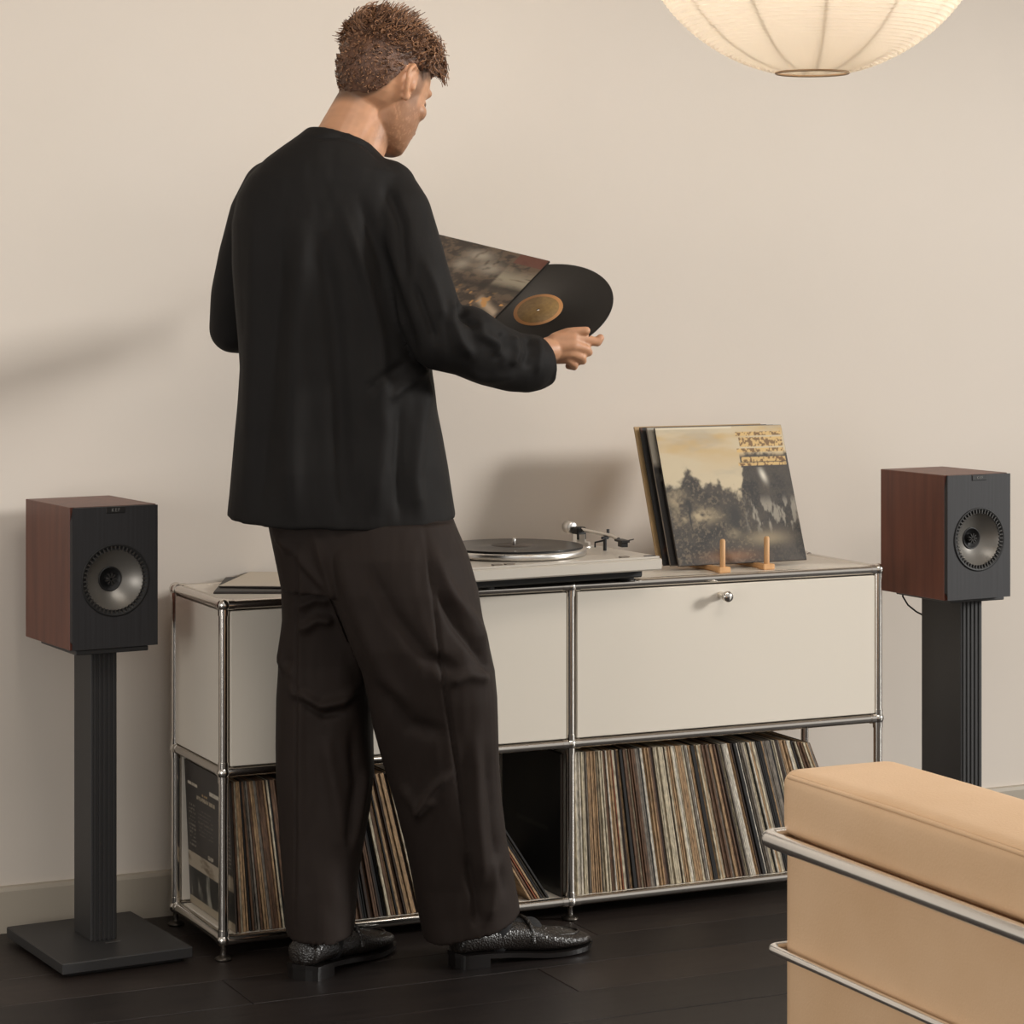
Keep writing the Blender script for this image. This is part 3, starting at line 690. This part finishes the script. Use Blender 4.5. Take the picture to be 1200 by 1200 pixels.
sh_o = local(obj('shirt', me, None, M_shirt))

# --- trousers
tr = MB()
tr.loft([ring(300, 560, 512, 560, 5.09, .115), ring(312, 600, 530, 604, 5.09, .128), ring(316, 622, 537, 622, 5.09, .135), ring(322, 650, 548, 650, 5.09, .138), ring(330, 690, 545, 690, 5.09, .13)])
tr.loft([ring(372, 610, 532, 610, 5.07, .12), ring(376, 650, 549, 650, 5.05, .13), ring(388, 690, 560.5, 690, 5.04, .13), ring(402, 725, 566, 725, 5.035, .125), ring(413, 755, 573, 755, 5.03, .12), ring(424, 785, 580, 785, 5.035, .115),
         ring(431, 817, 583, 817, 5.045, .11), ring(437, 850, 584, 850, 5.06, .106), ring(448, 890, 585, 890, 5.08, .104), ring(461, 935, 588, 935, 5.10, .102), ring(474, 985, 594, 985, 5.12, .102), ring(484, 1033, 603, 1030, 5.145, .104),
         ring(490, 1068, 608, 1056, 5.155, .106), ring(496, 1095, 609.5, 1068, 5.16, .108, 6, -4), ring(503, 1093, 602, 1066, 5.16, .098, 6, -4), ring(512, 1060, 590, 1050, 5.16, .085), ring(520, 1020, 580, 1020, 5.15, .07)])
tr.loft([ring(317, 612, 470, 612, 5.12, .12), ring(324.5, 645, 462, 645, 5.14, .125), ring(330, 690, 452, 690, 5.15, .12), ring(331, 725, 446, 725, 5.155, .115), ring(327, 773, 440, 773, 5.16, .11), ring(324, 817, 439, 817, 5.155, .108),
         ring(323.5, 860, 437.5, 860, 5.15, .105), ring(324, 904, 438.5, 904, 5.14, .102), ring(326, 947, 434, 947, 5.13, .10), ring(328.5, 990, 426, 990, 5.12, .098), ring(332.5, 1034, 419, 1034, 5.11, .098), ring(334, 1070, 417, 1072, 5.11, .10),
         ring(336, 1088, 415, 1090, 5.11, .10, 5, -3), ring(342, 1086, 409, 1088, 5.11, .09, 5, -3), ring(350, 1060, 402, 1060, 5.11, .07)])
me = remesh(tr, .0045, 3, 'trousers')
folds(me, [([(497, 617), (508, 700), (520, 800), (532, 880), (544, 960), (553, 1030)], 2.2, -0.0056), ([(349, 640), (349, 720), (348, 860), (346, 1085)], 2.0, -0.0056),
           ([(352, 650), (352, 860), (350, 1080)], 6, 0.0056), ([(331, 735), (333, 775), (348, 812), (375, 828), (400, 822), (418, 806)], 6, 0.0168), ([(334, 752), (338, 790), (356, 822), (380, 838), (405, 834)], 5, -0.0126),
           ([(320, 615), (340, 645), (365, 675), (385, 700)], 6, 0.0112), ([(336, 640), (356, 668), (382, 700)], 5, -0.0098), ([(350, 712), (370, 702), (388, 704)], 5, 0.0098), ([(352, 740), (372, 726), (392, 728)], 6, 0.0126),
           ([(368, 620), (385, 680), (405, 735), (425, 800)], 6, 0.0112), ([(395, 640), (420, 720), (450, 790), (480, 830)], 10, 0.0112), ([(430, 660), (460, 720), (500, 770), (540, 790)], 9, -0.0112),
           ([(505, 640), (525, 690), (555, 730), (572, 760)], 8, 0.0126), ([(512, 690), (535, 735), (565, 770), (576, 790)], 6, -0.0126), ([(525, 800), (550, 790), (575, 795)], 7, 0.0084), ([(440, 800), (480, 850), (520, 860)], 9, -0.0098),
           ([(470, 920), (490, 950), (510, 935)], 6, 0.0084), ([(486, 965), (496, 940), (512, 920), (530, 905)], 5, 0.0084), ([(556, 860), (560, 960), (568, 1040)], 7, 0.0098), ([(572, 880), (578, 980), (590, 1050)], 6, -0.0098),
           ([(545, 1000), (556, 1050), (560, 1085)], 5, -0.0112), ([(585, 1000), (578, 1040), (572, 1080)], 6, 0.0112), ([(380, 860), (395, 940), (405, 1010)], 9, 0.0126), ([(410, 850), (418, 920), (412, 960), (405, 1000)], 7, -0.0112), ([(430, 900), (422, 950), (412, 1000)], 5, 0.0084)],
      weave=.005, seed=9)
local(obj('trousers', me, None, M_trouser))

# --- shoes
def shoe(heel, toe, name='shoe', width=.108, lift=0):
    h = Vector(heel); tdir = (Vector(toe)-h); Ls = tdir.length; f = tdir.normalized(); s_ = Vector((-f.y, f.x, 0))
    root = local(obj(name, MB(), None, M_shoe)); bpy.data.meshes.remove(root.data) if False else None
    prof = [(0.00, .026, .028, .060), (.03, .034, .026, .078), (.10, .036, .026, .086), (.22, .036, .024, .082), (.36, .036, .020, .082), (.48, .040, .016, .078), (.60, .046, .012, .064), (.72, .0495, .011, .052), (.83, .047, .012, .044), (.92, .038, .013, .038), (.975, .024, .015, .032), (1.0, .008, .018, .026)]
    prof = [(0.0, .012, .029, .056), (.010, .025, .028, .066)]+prof[1:]; P_ = np.array(prof); uu = np.concatenate([np.linspace(0, .06, 7), np.linspace(.09, .9, 22), np.linspace(.92, 1, 7)])
    def cr(col):
        o_ = []
        for u in uu:
            i = int(np.clip(np.searchsorted(P_[:, 0], u, 'right')-1, 0, len(P_)-2)); a0, a1, a2, a3 = P_[max(i-1, 0), col], P_[i, col], P_[i+1, col], P_[min(i+2, len(P_)-1), col]; t_ = (u-P_[i, 0])/(P_[i+1, 0]-P_[i, 0])
            v_ = a1+t_*.5*((a2-a0)+t_*((2*a0-5*a1+4*a2-a3)+t_*(3*a1-a0-3*a2+a3))); o_.append(float(np.clip(v_, min(a1, a2)-.002, max(a1, a2)+.002)))
        return o_
    prof = list(zip([float(u) for u in uu], cr(1), cr(2), cr(3)))
    rings = []
    for u, hw, zb_, zt_ in prof:
        r = []
        for k in range(24):
            a = 2*math.pi*k/24; c, q = math.cos(a), math.sin(a)
            y = math.copysign(abs(c)**.8, c)*hw; z = zb_+(zt_-zb_)*(.5+.5*math.copysign(abs(q)**.75, q))
            if q > 0: y *= 1-.35*q**2*(1 if u < .5 else .5)
            r.append(h+f*(u*Ls)+s_*y+UP*z)
        rings.append(r)
    b = MB().loft(rings)
    up = b.mesh('shoe'); root.data = up; up.materials.append(M_shoe)
    def plate(us, z0_, z1_, grow, nm, inset=0):
        pts = [(u, hw) for u, hw, _, _ in prof if us[0] <= u <= us[1]]; bot = []; n = len(pts)
        loop = [h+f*(u*Ls+(grow if i == n-1 and us[1] == 1 else (-grow if i == 0 else 0)))+s_*(hw+grow) for i, (u, hw) in enumerate(pts)]+[h+f*(u*Ls+(grow if i == n-1 and us[1] == 1 else (-grow if i == 0 else 0)))-s_*(hw+grow) for i, (u, hw) in reversed(list(enumerate(pts)))]
        m_ = MB(); m_.loft([[p+UP*z0_ for p in loop], [p+UP*z1_ for p in loop]], smooth=False); return m_
    def zsole(u): return .0
    # curved sole
    m_ = MB(); rr = []
    for u, hw, zb_, zt_ in prof:
        g = .004; zc = zb_
        rr.append([h+f*(u*Ls+(g if u == 1 else (-g if u == 0 else 0)))+s_*(sx*(hw+g))+UP*(zc+dz) for sx, dz in ((-1, -.0075), (1, -.0075), (1, .002), (-1, .002))])
    m_.loft(rr, smooth=False)
    so = obj('sole', m_, root, M_sole)
    he = obj('heel', plate((0, .23), 0, .021, .003, 'heel'), root, M_sole)
    # raised moccasin seam, strap
    sd_ = [h+f*(u*Ls)+s_*(yy)+UP*zz for u, yy, zz in ((.50, .040, .050), (.62, .039, .047), (.74, .036, .043), (.85, .028, .041), (.905, .012, .040), (.915, 0, .0405), (.905, -.012, .040), (.85, -.028, .041), (.74, -.036, .043), (.62, -.039, .047), (.50, -.040, .050))]
    obj('apron_seam', MB().tube(sd_, .0028, 8), root, M_shoe)
    st = [h+f*((.50+.02*abs(c))*Ls)+s_*(.042*c)+UP*(.036+.046*math.sqrt(max(0, 1-c*c))) for c in [i/6-1 for i in range(13)]]
    obj('strap', MB().tube(st, .0048, 8), root, M_shoe)
    return root
shoe((.088, -.208, 0), (.342, -.032, 0)); shoe((.402, -.243, 0), (.716, -.222, 0))
# woven shoe texture: fine bumps on the leather
t = M_shoe.node_tree; vo = N(t, 'ShaderNodeTexVoronoi'); vo.inputs['Scale'].default_value = 240; bp = N(t, 'ShaderNodeBump'); bp.inputs['Strength'].default_value = .4; bp.inputs['Distance'].default_value = .003
tcn = N(t, 'ShaderNodeTexCoord'); t.links.new(tcn.outputs['Object'], vo.inputs['Vector']); t.links.new(vo.outputs['Distance'], bp.inputs['Height']); t.links.new(bp.outputs[0], t.nodes['Principled BSDF'].inputs['Normal'])
for (a, b) in (((.165, -.155, .05), (.155, -.150, .22)), ((.500, -.236, .05), (.485, -.225, .24))):
    local(obj('sock', MB().capsule(a, .036, b, .040, 20).capsule(a, .034, (Vector(a)+(Vector((.06, .045, 0)) if a[0] < .3 else Vector((.075, .005, 0)))), .030, 16), None, M_sock))

# --- body: one continuous skin surface (head, neck, torso, arms, hands, legs)
bd = MB()
HC = at(453, 97, 5.13)
hyaw = math.radians(50); hp = math.radians(23)
fdir = (CR*math.cos(hyaw)+CF*math.sin(hyaw)); fx = fdir.cross(UP).normalized()        # face's right side
fy = (fdir*math.cos(hp)-UP*math.sin(hp)).normalized(); fz = fx.cross(fy).normalized()
rl = math.radians(-4); 
HM = Matrix((fx, fy, fz)).transposed(); HS = 1.06
def hp_(x, y, z): return HC+HM @ Vector((x*HS, y*HS, z*HS))
def hball(x, y, z, rx, ry, rz): bd.ball(hp_(x, y, z), HS, 28, 0, (rx, ry, rz), HM)
hball(0, -.012, .012, .077, .100, .090)       # cranium
hrings = []
for z, hw_, yb, yf in ((.050, .064, -.06, .078), (.030, .0690, -.06, .0850), (.008, .0690, -.055, .0875), (-.012, .0675, -.05, .0820), (-.030, .0665, -.045, .0845), (-.050, .0630, -.038, .0865), (-.070, .0580, -.030, .0870), (-.088, .0510, -.018, .0830), (-.104, .0420, .0, .0815), (-.117, .0300, .026, .0790), (-.125, .0160, .044, .0680)):
    rg_ = []
    for k in range(36):
        a = 2*math.pi*k/36; c, q = math.cos(a), math.sin(a); yc = (yb+yf)/2
        y = yc+(yf-yb)/2*math.copysign(abs(q)**.9, q); x = hw_*math.copysign(abs(c)**.82, c)*(1-.16*max(0, q)**2)
        rg_.append(hp_(x, y, z))
    hrings.append(rg_)
bd.loft(hrings)
for sx in (-1, 1):
    hball(sx*.040, .052, -.036, .023, .025, .020)   # cheekbone
    bd.capsule(hp_(sx*.012, .086, .008), .008, hp_(sx*.042, .072, .010), .009)    # brow
    hball(sx*.030, .071, -.012, .013, .012, .011)   # eye
    bd.capsule(hp_(sx*.010, .088, -.042), .0065, hp_(sx*.004, .092, -.040), .0065)   # nostril
    # ear: helix, lobe
    E0 = [(.072, -.004, .022), (.079, -.020, .022), (.084, -.032, .008), (.084, -.032, -.008), (.079, -.022, -.026), (.073, -.012, -.038)]
    for p, q in zip(E0, E0[1:]): bd.capsule(hp_(sx*p[0], p[1], p[2]), .0048, hp_(sx*q[0], q[1], q[2]), .0048)
    bd.capsule(hp_(sx*.072, -.010, -.040), .0068, hp_(sx*.072, -.006, -.034), .006)
    bd.capsule(hp_(sx*.070, -.014, .008), .006, hp_(sx*.075, -.018, -.020), .006); bd.capsule(hp_(sx*.073, .0, -.008), .005, hp_(sx*.073, .0, -.016), .005)
bd.capsule(hp_(0, .082, .0), .008, hp_(-.004, .095, -.036), .009)    # nose
bd.capsule(hp_(-.016, .088, -.064), .0065, hp_(.016, .088, -.064), .0065); bd.capsule(hp_(-.013, .086, -.074), .0065, hp_(.013, .086, -.074), .0065)   # lips
bd.capsule(at(398, 176, 5.09), .060, at(424, 122, 5.105), .052, 24); bd.capsule(at(418, 176, 5.10), .056, at(438, 125, 5.125), .050, 24)   # neck
bd.capsule(at(345, 215, 5.09), .05, at(455, 225, 5.07), .05, 20)
bd.loft([ring(330, 196, 458, 208, 5.09, .07), ring(312, 230, 470, 240, 5.085, .085), ring(318, 320, 468, 325, 5.085, .095), ring(330, 430, 475, 430, 5.09, .09), ring(330, 560, 490, 560, 5.09, .09), ring(340, 650, 500, 650, 5.09, .095)])
def limb(L):
    for (x0, y0_, d0, r0), (x1, y1_, d1, r1) in zip(L, L[1:]): bd.capsule(at(x0, y0_, d0), r0, at(x1, y1_, d1), r1, 18)
limb([(462, 228, 5.06, .052), (505, 385, 4.985, .042), (520, 400, 4.99, .040), (580, 418, 5.07, .036), (645, 410, 5.140, .024)])
limb([(325, 226, 5.10, .050), (279, 375, 5.21, .038), (300, 380, 5.27, .037), (395, 352, 5.42, .027), (448, 335, 5.475, .022)])
limb([(470, 640, 5.06, .085), (505, 810, 5.06, .058), (530, 1000, 5.14, .040), (548, 1090, 5.175, .032)])
limb([(385, 640, 5.13, .085), (385, 830, 5.15, .056), (378, 1000, 5.12, .040), (362, 1095, 5.105, .032)])
# right hand: palm, thumb on the disc, index under its rim, three curled fingers
def H(x, y, d): return at(x, y, d)
hd = 5.150
def chain(pts):
    for (a, ra), (b, rb) in zip(pts, pts[1:]): bd.capsule(H(*a), ra, H(*b), rb, 14)
chain([((643, 408, hd), .0235), ((656, 406, hd), .021)])
chain([((650, 399, hd-.004), .0150), ((672, 396, hd), .0135)])      # metacarpals of the palm
chain([((650, 407, hd-.008), .0160), ((672, 405, hd-.006), .0135)])
chain([((650, 415, hd-.004), .0150), ((668, 413, hd-.004), .0125)])
chain([((651, 420, hd+.004), .0120), ((663, 420, hd+.003), .0115)])
chain([((651, 397, hd+.005), .0135), ((666, 391, hd+.004), .0125), ((677, 388.5, hd+.002), .0098), ((687, 387.5, hd+.001), .0088)])    # thumb on the disc
chain([((672, 397, hd), .0125), ((688, 398, hd+.012), .0105), ((700, 401, hd+.018), .0094), ((703.5, 396, hd+.020), .0084)])        # index under the rim
chain([((673, 405, hd-.006), .0118), ((687, 409, hd+.004), .0092), ((690, 413, hd+.016), .0085), ((682, 415, hd+.024), .0080)])
chain([((669, 413, hd-.004), .0112), ((682, 419, hd+.003), .0090), ((683, 423, hd+.014), .0083), ((675, 423, hd+.022), .0078)])
chain([((664, 420, hd+.002), .0105), ((673, 427, hd+.006), .0083), ((673, 430, hd+.014), .0076), ((666, 429, hd+.020), .0070)])
# left hand behind, gripping the far edge of the sleeve
ld = 5.475
chain([((448, 335, ld), .022), ((466, 331, ld+.004), .020)])
for k, (dy, rr_) in enumerate(((-9, .0100), (-2, .0105), (5, .0100), (12, .0090))):
    chain([((462, 333+dy, ld+.008), .0125), ((480, 331+dy*1.25, ld+.024), .0092), ((494-abs(k-1)*2, 330+dy*1.3, ld+.018), .0082), ((503-abs(k-1)*3, 330+dy*1.3, ld+.006), .0075)])
chain([((460, 326, ld-.008), .0125), ((474, 322, ld-.022), .0098), ((487, 321, ld-.022), .0085)])
me = remesh(bd, .0029, 4, 'body')
M_skin = bpy.data.materials.new('skin'); M_skin.use_nodes = True; t = M_skin.node_tree; b = t.nodes['Principled BSDF']
V = getv(me); n = len(V)
hv = (V-np.array(HC)) @ np.array(HM)/HS            # head coordinates
inh = (np.abs(hv) < .16).all(1)
base_c = S(196, 146, 112)+0*V[:, :1]
blot = fbm(V[:, 0]*60+V[:, 1]*47, V[:, 2]*70, 3, 4)
base_c = base_c*(1-.14*(blot-.5)[:, None]*2)
beard = sm(-.030, -.055, hv[:, 2]-.25*hv[:, 1])*sm(-.03, .0, hv[:, 1])*sm(-.135, -.115, hv[:, 2])*inh*sm(.35, .6, fbm(hv[:, 0]*500, hv[:, 1]*500+hv[:, 2]*430, 2, 5)*.5+.35)
beard = beard*(1-sm(.01, .0, np.abs(hv[:, 2]+.069))*sm(.02, .012, np.abs(hv[:, 0])))
col_ = mixc(base_c, S(120, 84, 60)+0*base_c, beard*.55)
brow = inh*sm(.007, .003, np.abs(hv[:, 2]-.010))*sm(.05, .046, np.abs(hv[:, 0]))*sm(.008, .012, np.abs(hv[:, 0]))*(hv[:, 1] > .055)
eye = inh*(hv[:, 1] > .07)*sm(.006, .0035, np.abs(hv[:, 2]+.014))*sm(.016, .012, np.abs(np.abs(hv[:, 0])-.030))
col_ = mixc(col_, S(60, 40, 30)+0*base_c, np.clip(brow+eye, 0, 1)*.85)
lip = inh*(hv[:, 1] > .082)*sm(.011, .008, np.abs(hv[:, 2]+.069))*sm(.023, .018, np.abs(hv[:, 0]))
col_ = mixc(col_, S(168, 100, 84)+0*base_c, lip*.7)
hl_ = -.070+.088*sm(-.07, -.03, hv[:, 1])+.018*sm(.02, .07, hv[:, 1])
stub = inh*sm(-.012, .010, hv[:, 2]-hl_)*sm(.07, .05, hv[:, 1])
side_b = inh*sm(.055, .062, np.abs(hv[:, 0]))*sm(.000, .008, hv[:, 1])*sm(.034, .022, hv[:, 1])*sm(-.05, -.03, hv[:, 2])
stub = np.clip(stub+side_b*.7, 0, 1)*(1-((hv[:, 1] > -.036) & (hv[:, 1] < .0) & (np.abs(hv[:, 0]) > .0725)))
col_ = mixc(col_, S(96, 72, 56)+0*base_c, stub*.85)
ca = me.color_attributes.new('print', 'FLOAT_COLOR', 'POINT'); ca.data.foreach_set('color', np.concatenate([col_, np.ones((n, 1))], 1).astype(np.float32).ravel())
a = N(t, 'ShaderNodeAttribute', attribute_name='print'); t.links.new(a.outputs['Color'], b.inputs['Base Color']); b.inputs['Roughness'].default_value = .5
b.inputs['Subsurface Weight'].default_value = .15; b.inputs['Subsurface Radius'].default_value = (.012, .005, .003); b.inputs['Subsurface Scale'].default_value = .5
local(obj('body', me, None, M_skin))
nails = MB()
for p, q in (((687.5, 385.6, hd-.004), (690.5, 385.6, hd-.002)), ((699, 398.5, hd+.014), (702, 399, hd+.016))):
    pass

# --- hair: cropped cap plus many short curls
hc = MB()
hc.ball(hp_(0, -.014, .014), HS, 28, 0, (.0785, .1015, .0925), HM)
hm = remesh(hc, .003, 1)
V = getv(hm); hv = (V-np.array(HC)) @ np.array(HM)/HS
line_ = -.058+.080*sm(-.07, -.025, hv[:, 1])+.022*sm(.0, .055, hv[:, 1])      # hairline height by position
keep = hv[:, 2] > line_
nz = fbm(hv[:, 0]*160+hv[:, 1]*90, hv[:, 2]*160+hv[:, 1]*70, 3, 8)-.5
top = sm(.0, .06, hv[:, 2]+.35*hv[:, 1])
Nn = getn(hm); V2 = V+Nn*((-.001+.013*top+nz*(.004+.012*top))*np.where(keep, 1, 0)-.006*(~keep)*1.0)[:, None]
setv(hm, V2)
M_hair = mat('brown_hair', srgb(112, 76, 54), .5, var=srgb(70, 46, 34), vscale=90, bump=.6, bscale=500)
cap = local(obj('hair', hm, None, M_hair))
cu = MB(); rg = random.Random(5)
CL = []
while len(CL) < 150:
    v_ = Vector((rg.gauss(0, 1), rg.gauss(0, 1), rg.gauss(0, 1))).normalized(); CL.append((HM @ v_, rg.uniform(0, 6.28), rg.uniform(.7, 1.35)))
def curl(p, nrm, length, rad, turns):
    cd_ = nrm.normalized(); cl = max(CL, key=lambda c: c[0].dot(cd_)); length *= cl[2]
    nrm = (cd_*.75+cl[0]*.5).normalized(); a_ = (UP.cross(nrm)).normalized(); b_ = nrm.cross(a_); th = cl[1]+rg.gauss(0, .45)
    lean_ = (a_*math.cos(th)+b_*math.sin(th)); side = nrm.cross(lean_); pts = []
    for i in range(8):
        s_ = i/7; ang = s_*turns*6.283+th
        pts.append(p+nrm*(length*(s_*.55))+lean_*(length*.6*s_*s_)+(side*math.cos(ang)+nrm*math.sin(ang))*rad*s_**.5)
    cu.tube(pts, [.0014*(1-.5*i/7) for i in range(8)], 4, rg.randrange(3), caps=False)
cnt = 0
while cnt < 2600:
    v = Vector((rg.gauss(0, 1), rg.gauss(0, 1), rg.gauss(0, 1))).normalized()
    q = Vector((v.x*.0785, -.014+v.y*.1015, .014+v.z*.0925))
    ln = -.058+.080*float(sm(-.07, -.025, q.y))+.022*float(sm(.0, .055, q.y))
    if q.z < ln+.004: continue
    tp = float(sm(.0, .055, q.z+.35*q.y))
    if rg.random() > .35+.65*tp: continue
    q = (q+v*(-.001+.012*tp))*HS; nrm = HM @ v
    if q.y > .04: nrm = nrm+HM @ Vector((0, .5, .1))
    curl(HC+HM @ q, nrm, .007+.030*tp*rg.uniform(.6, 1.2), .0008+.0062*tp, 1.15); cnt += 1
cm = cu.mesh('curls')
o = obj('curls', cm, cap, [mat('curl_a', srgb(128, 92, 68), .42), mat('curl_b', srgb(92, 65, 48), .42), mat('curl_c', srgb(158, 116, 84), .42)])
o['kind'] = 'stuff'; o.matrix_parent_inverse = Matrix.Identity(4)

# ------------------------------------------------------------------ record and sleeve in the hands
D0 = 5.262
nv = (CR*(-.249)+UP*.969)*.816-CF*.577; nv.normalize()
def on_plane(dx, dy_):          # in-plane vector whose picture-plane part is (dx right, dy up), metres
    wv = CR*dx+UP*dy_; return wv+CF*((wv.dot(nv))/.577)
e_out = -on_plane(-.226, .0565).normalized()        # pulled-out direction
e_up = nv.cross(e_out).normalized()
if e_up.z < 0: e_up = -e_up
RCN = at(630.8, 363.5, D0)
Mx = Matrix((e_out, e_up, e_out.cross(e_up))).transposed()
facing = Mx.col[2].dot(nv)
rm = Mx.to_4x4(); rm.translation = RCN
hr = thing('record', 'black vinyl record with an orange label, half pulled from its sleeve in the hand', 'record'); hr.matrix_world = rm
sg = 1 if facing > 0 else -1
obj('disc', MB().lathe([(.0037, -.0009), (.156, -.0009), (.157, 0), (.156, .0009), (.153, .0008), (.054, .0008), (.053, .0011), (.0037, .0011)], 96), hr, None)
M_v2 = bpy.data.materials.new('vinyl_grooves'); M_v2.use_nodes = True; t = M_v2.node_tree; b = t.nodes['Principled BSDF']; b.inputs['Base Color'].default_value = srgb(16, 15, 15)
b.inputs['Roughness'].default_value = .33; b.inputs['Anisotropic'].default_value = .75; tg = N(t, 'ShaderNodeTangent', direction_type='RADIAL', axis='Z'); t.links.new(tg.outputs[0], b.inputs['Tangent'])
hr.children[0].data.materials.append(M_v2)
obj('label', MB().lathe([(.0037, .0011*sg), (.052, .0011*sg), (.052, .0015*sg), (.0037, .0015*sg)], 64), hr, M_gold)
obj('label_centre', MB().lathe([(.0037, .0016*sg), (.044, .0016*sg), (.044, .0018*sg), (.0037, .0018*sg)], 64), hr, M_gold2)
# sleeve: same plane; its opening runs down from the corner above the disc
TRc = RCN+0*e_out
cx_ = on_plane((645.5-630.8)/FPX*D0, -(306-363.5)/FPX*D0)
SW = .330
cu_ = cx_.dot(e_out); cv_ = cx_.dot(e_up)
hs = thing('album', 'dark record sleeve with a smoky brown and grey cover held open at chest height', 'record')
rm2 = Mx.to_4x4(); rm2.translation = RCN+e_out*(cu_-SW)+e_up*(cv_-SW); hs.matrix_world = rm2
z_ = .0022
obj('sleeve', MB().box((0, 0, -z_), (SW, SW, -z_+.0009), bev=.0003).box((0, 0, z_-.0009), (SW, SW, z_), bev=.0003).box((0, 0, -z_), (.0012, SW, z_)).box((0, 0, -z_), (SW, .0012, z_)).box((0, SW-.0012, -z_), (SW, SW, z_)), hs, M_edge)
def smoky(u, v):
    one = 0*u[..., None]
    c = mixc(S(58, 48, 40)+one, S(104, 86, 70)+one, sm(.40, .62, fbm(u*22, v*24, 5, 3)))
    c = mixc(c, S(176, 166, 150)+one, np.clip(np.exp(-((u-.52)/.10)**2-((v-.90)/.05)**2)+.9*np.exp(-((u-.66)/.10)**2-((v-.80)/.06)**2)+.8*np.exp(-((u-.45)/.06)**2-((v-.78)/.06)**2), 0, 1)*sm(.35, .55, fbm(u*14, v*10, 3, 6)))
    c = mixc(c, S(112, 62, 50)+one, ((v > .90) & (u > .78)).astype(float)*.85)
    st = sm(.775, .80, u+.02)*np.exp(-((v-.74)/.09)**2); c = mixc(c, S(168, 158, 138)+one, st*sm(.36, .55, fbm(u*4, v*26, 4, 12)))
    c = mixc(c, S(40, 34, 30)+one, np.exp(-((v-.60-.05*u)/.035)**2)*.8*sm(.5, .6, u))
    c = mixc(c, S(196, 176, 152)+one, np.exp(-((v-.46+.5*(u-.88))/.035)**2)*sm(.76, .80, u)*sm(1.0, .96, u))
    c = mixc(c, S(214, 160, 96)+one, sm(.70, .78, fbm(u*26, v*22, 2, 22))*sm(.62, .5, v))
    return c
pf = printed(160, 160, smoky, SW-.001, SW-.001)
vv_ = getv(pf); vv_ = np.stack([vv_[:, 0]+.0005, vv_[:, 2]+.0005, np.full(len(vv_), sg*(z_+.0003))], 1); setv(pf, vv_)
obj('printed_front', pf, hs, matattr('print_smoky', .35))
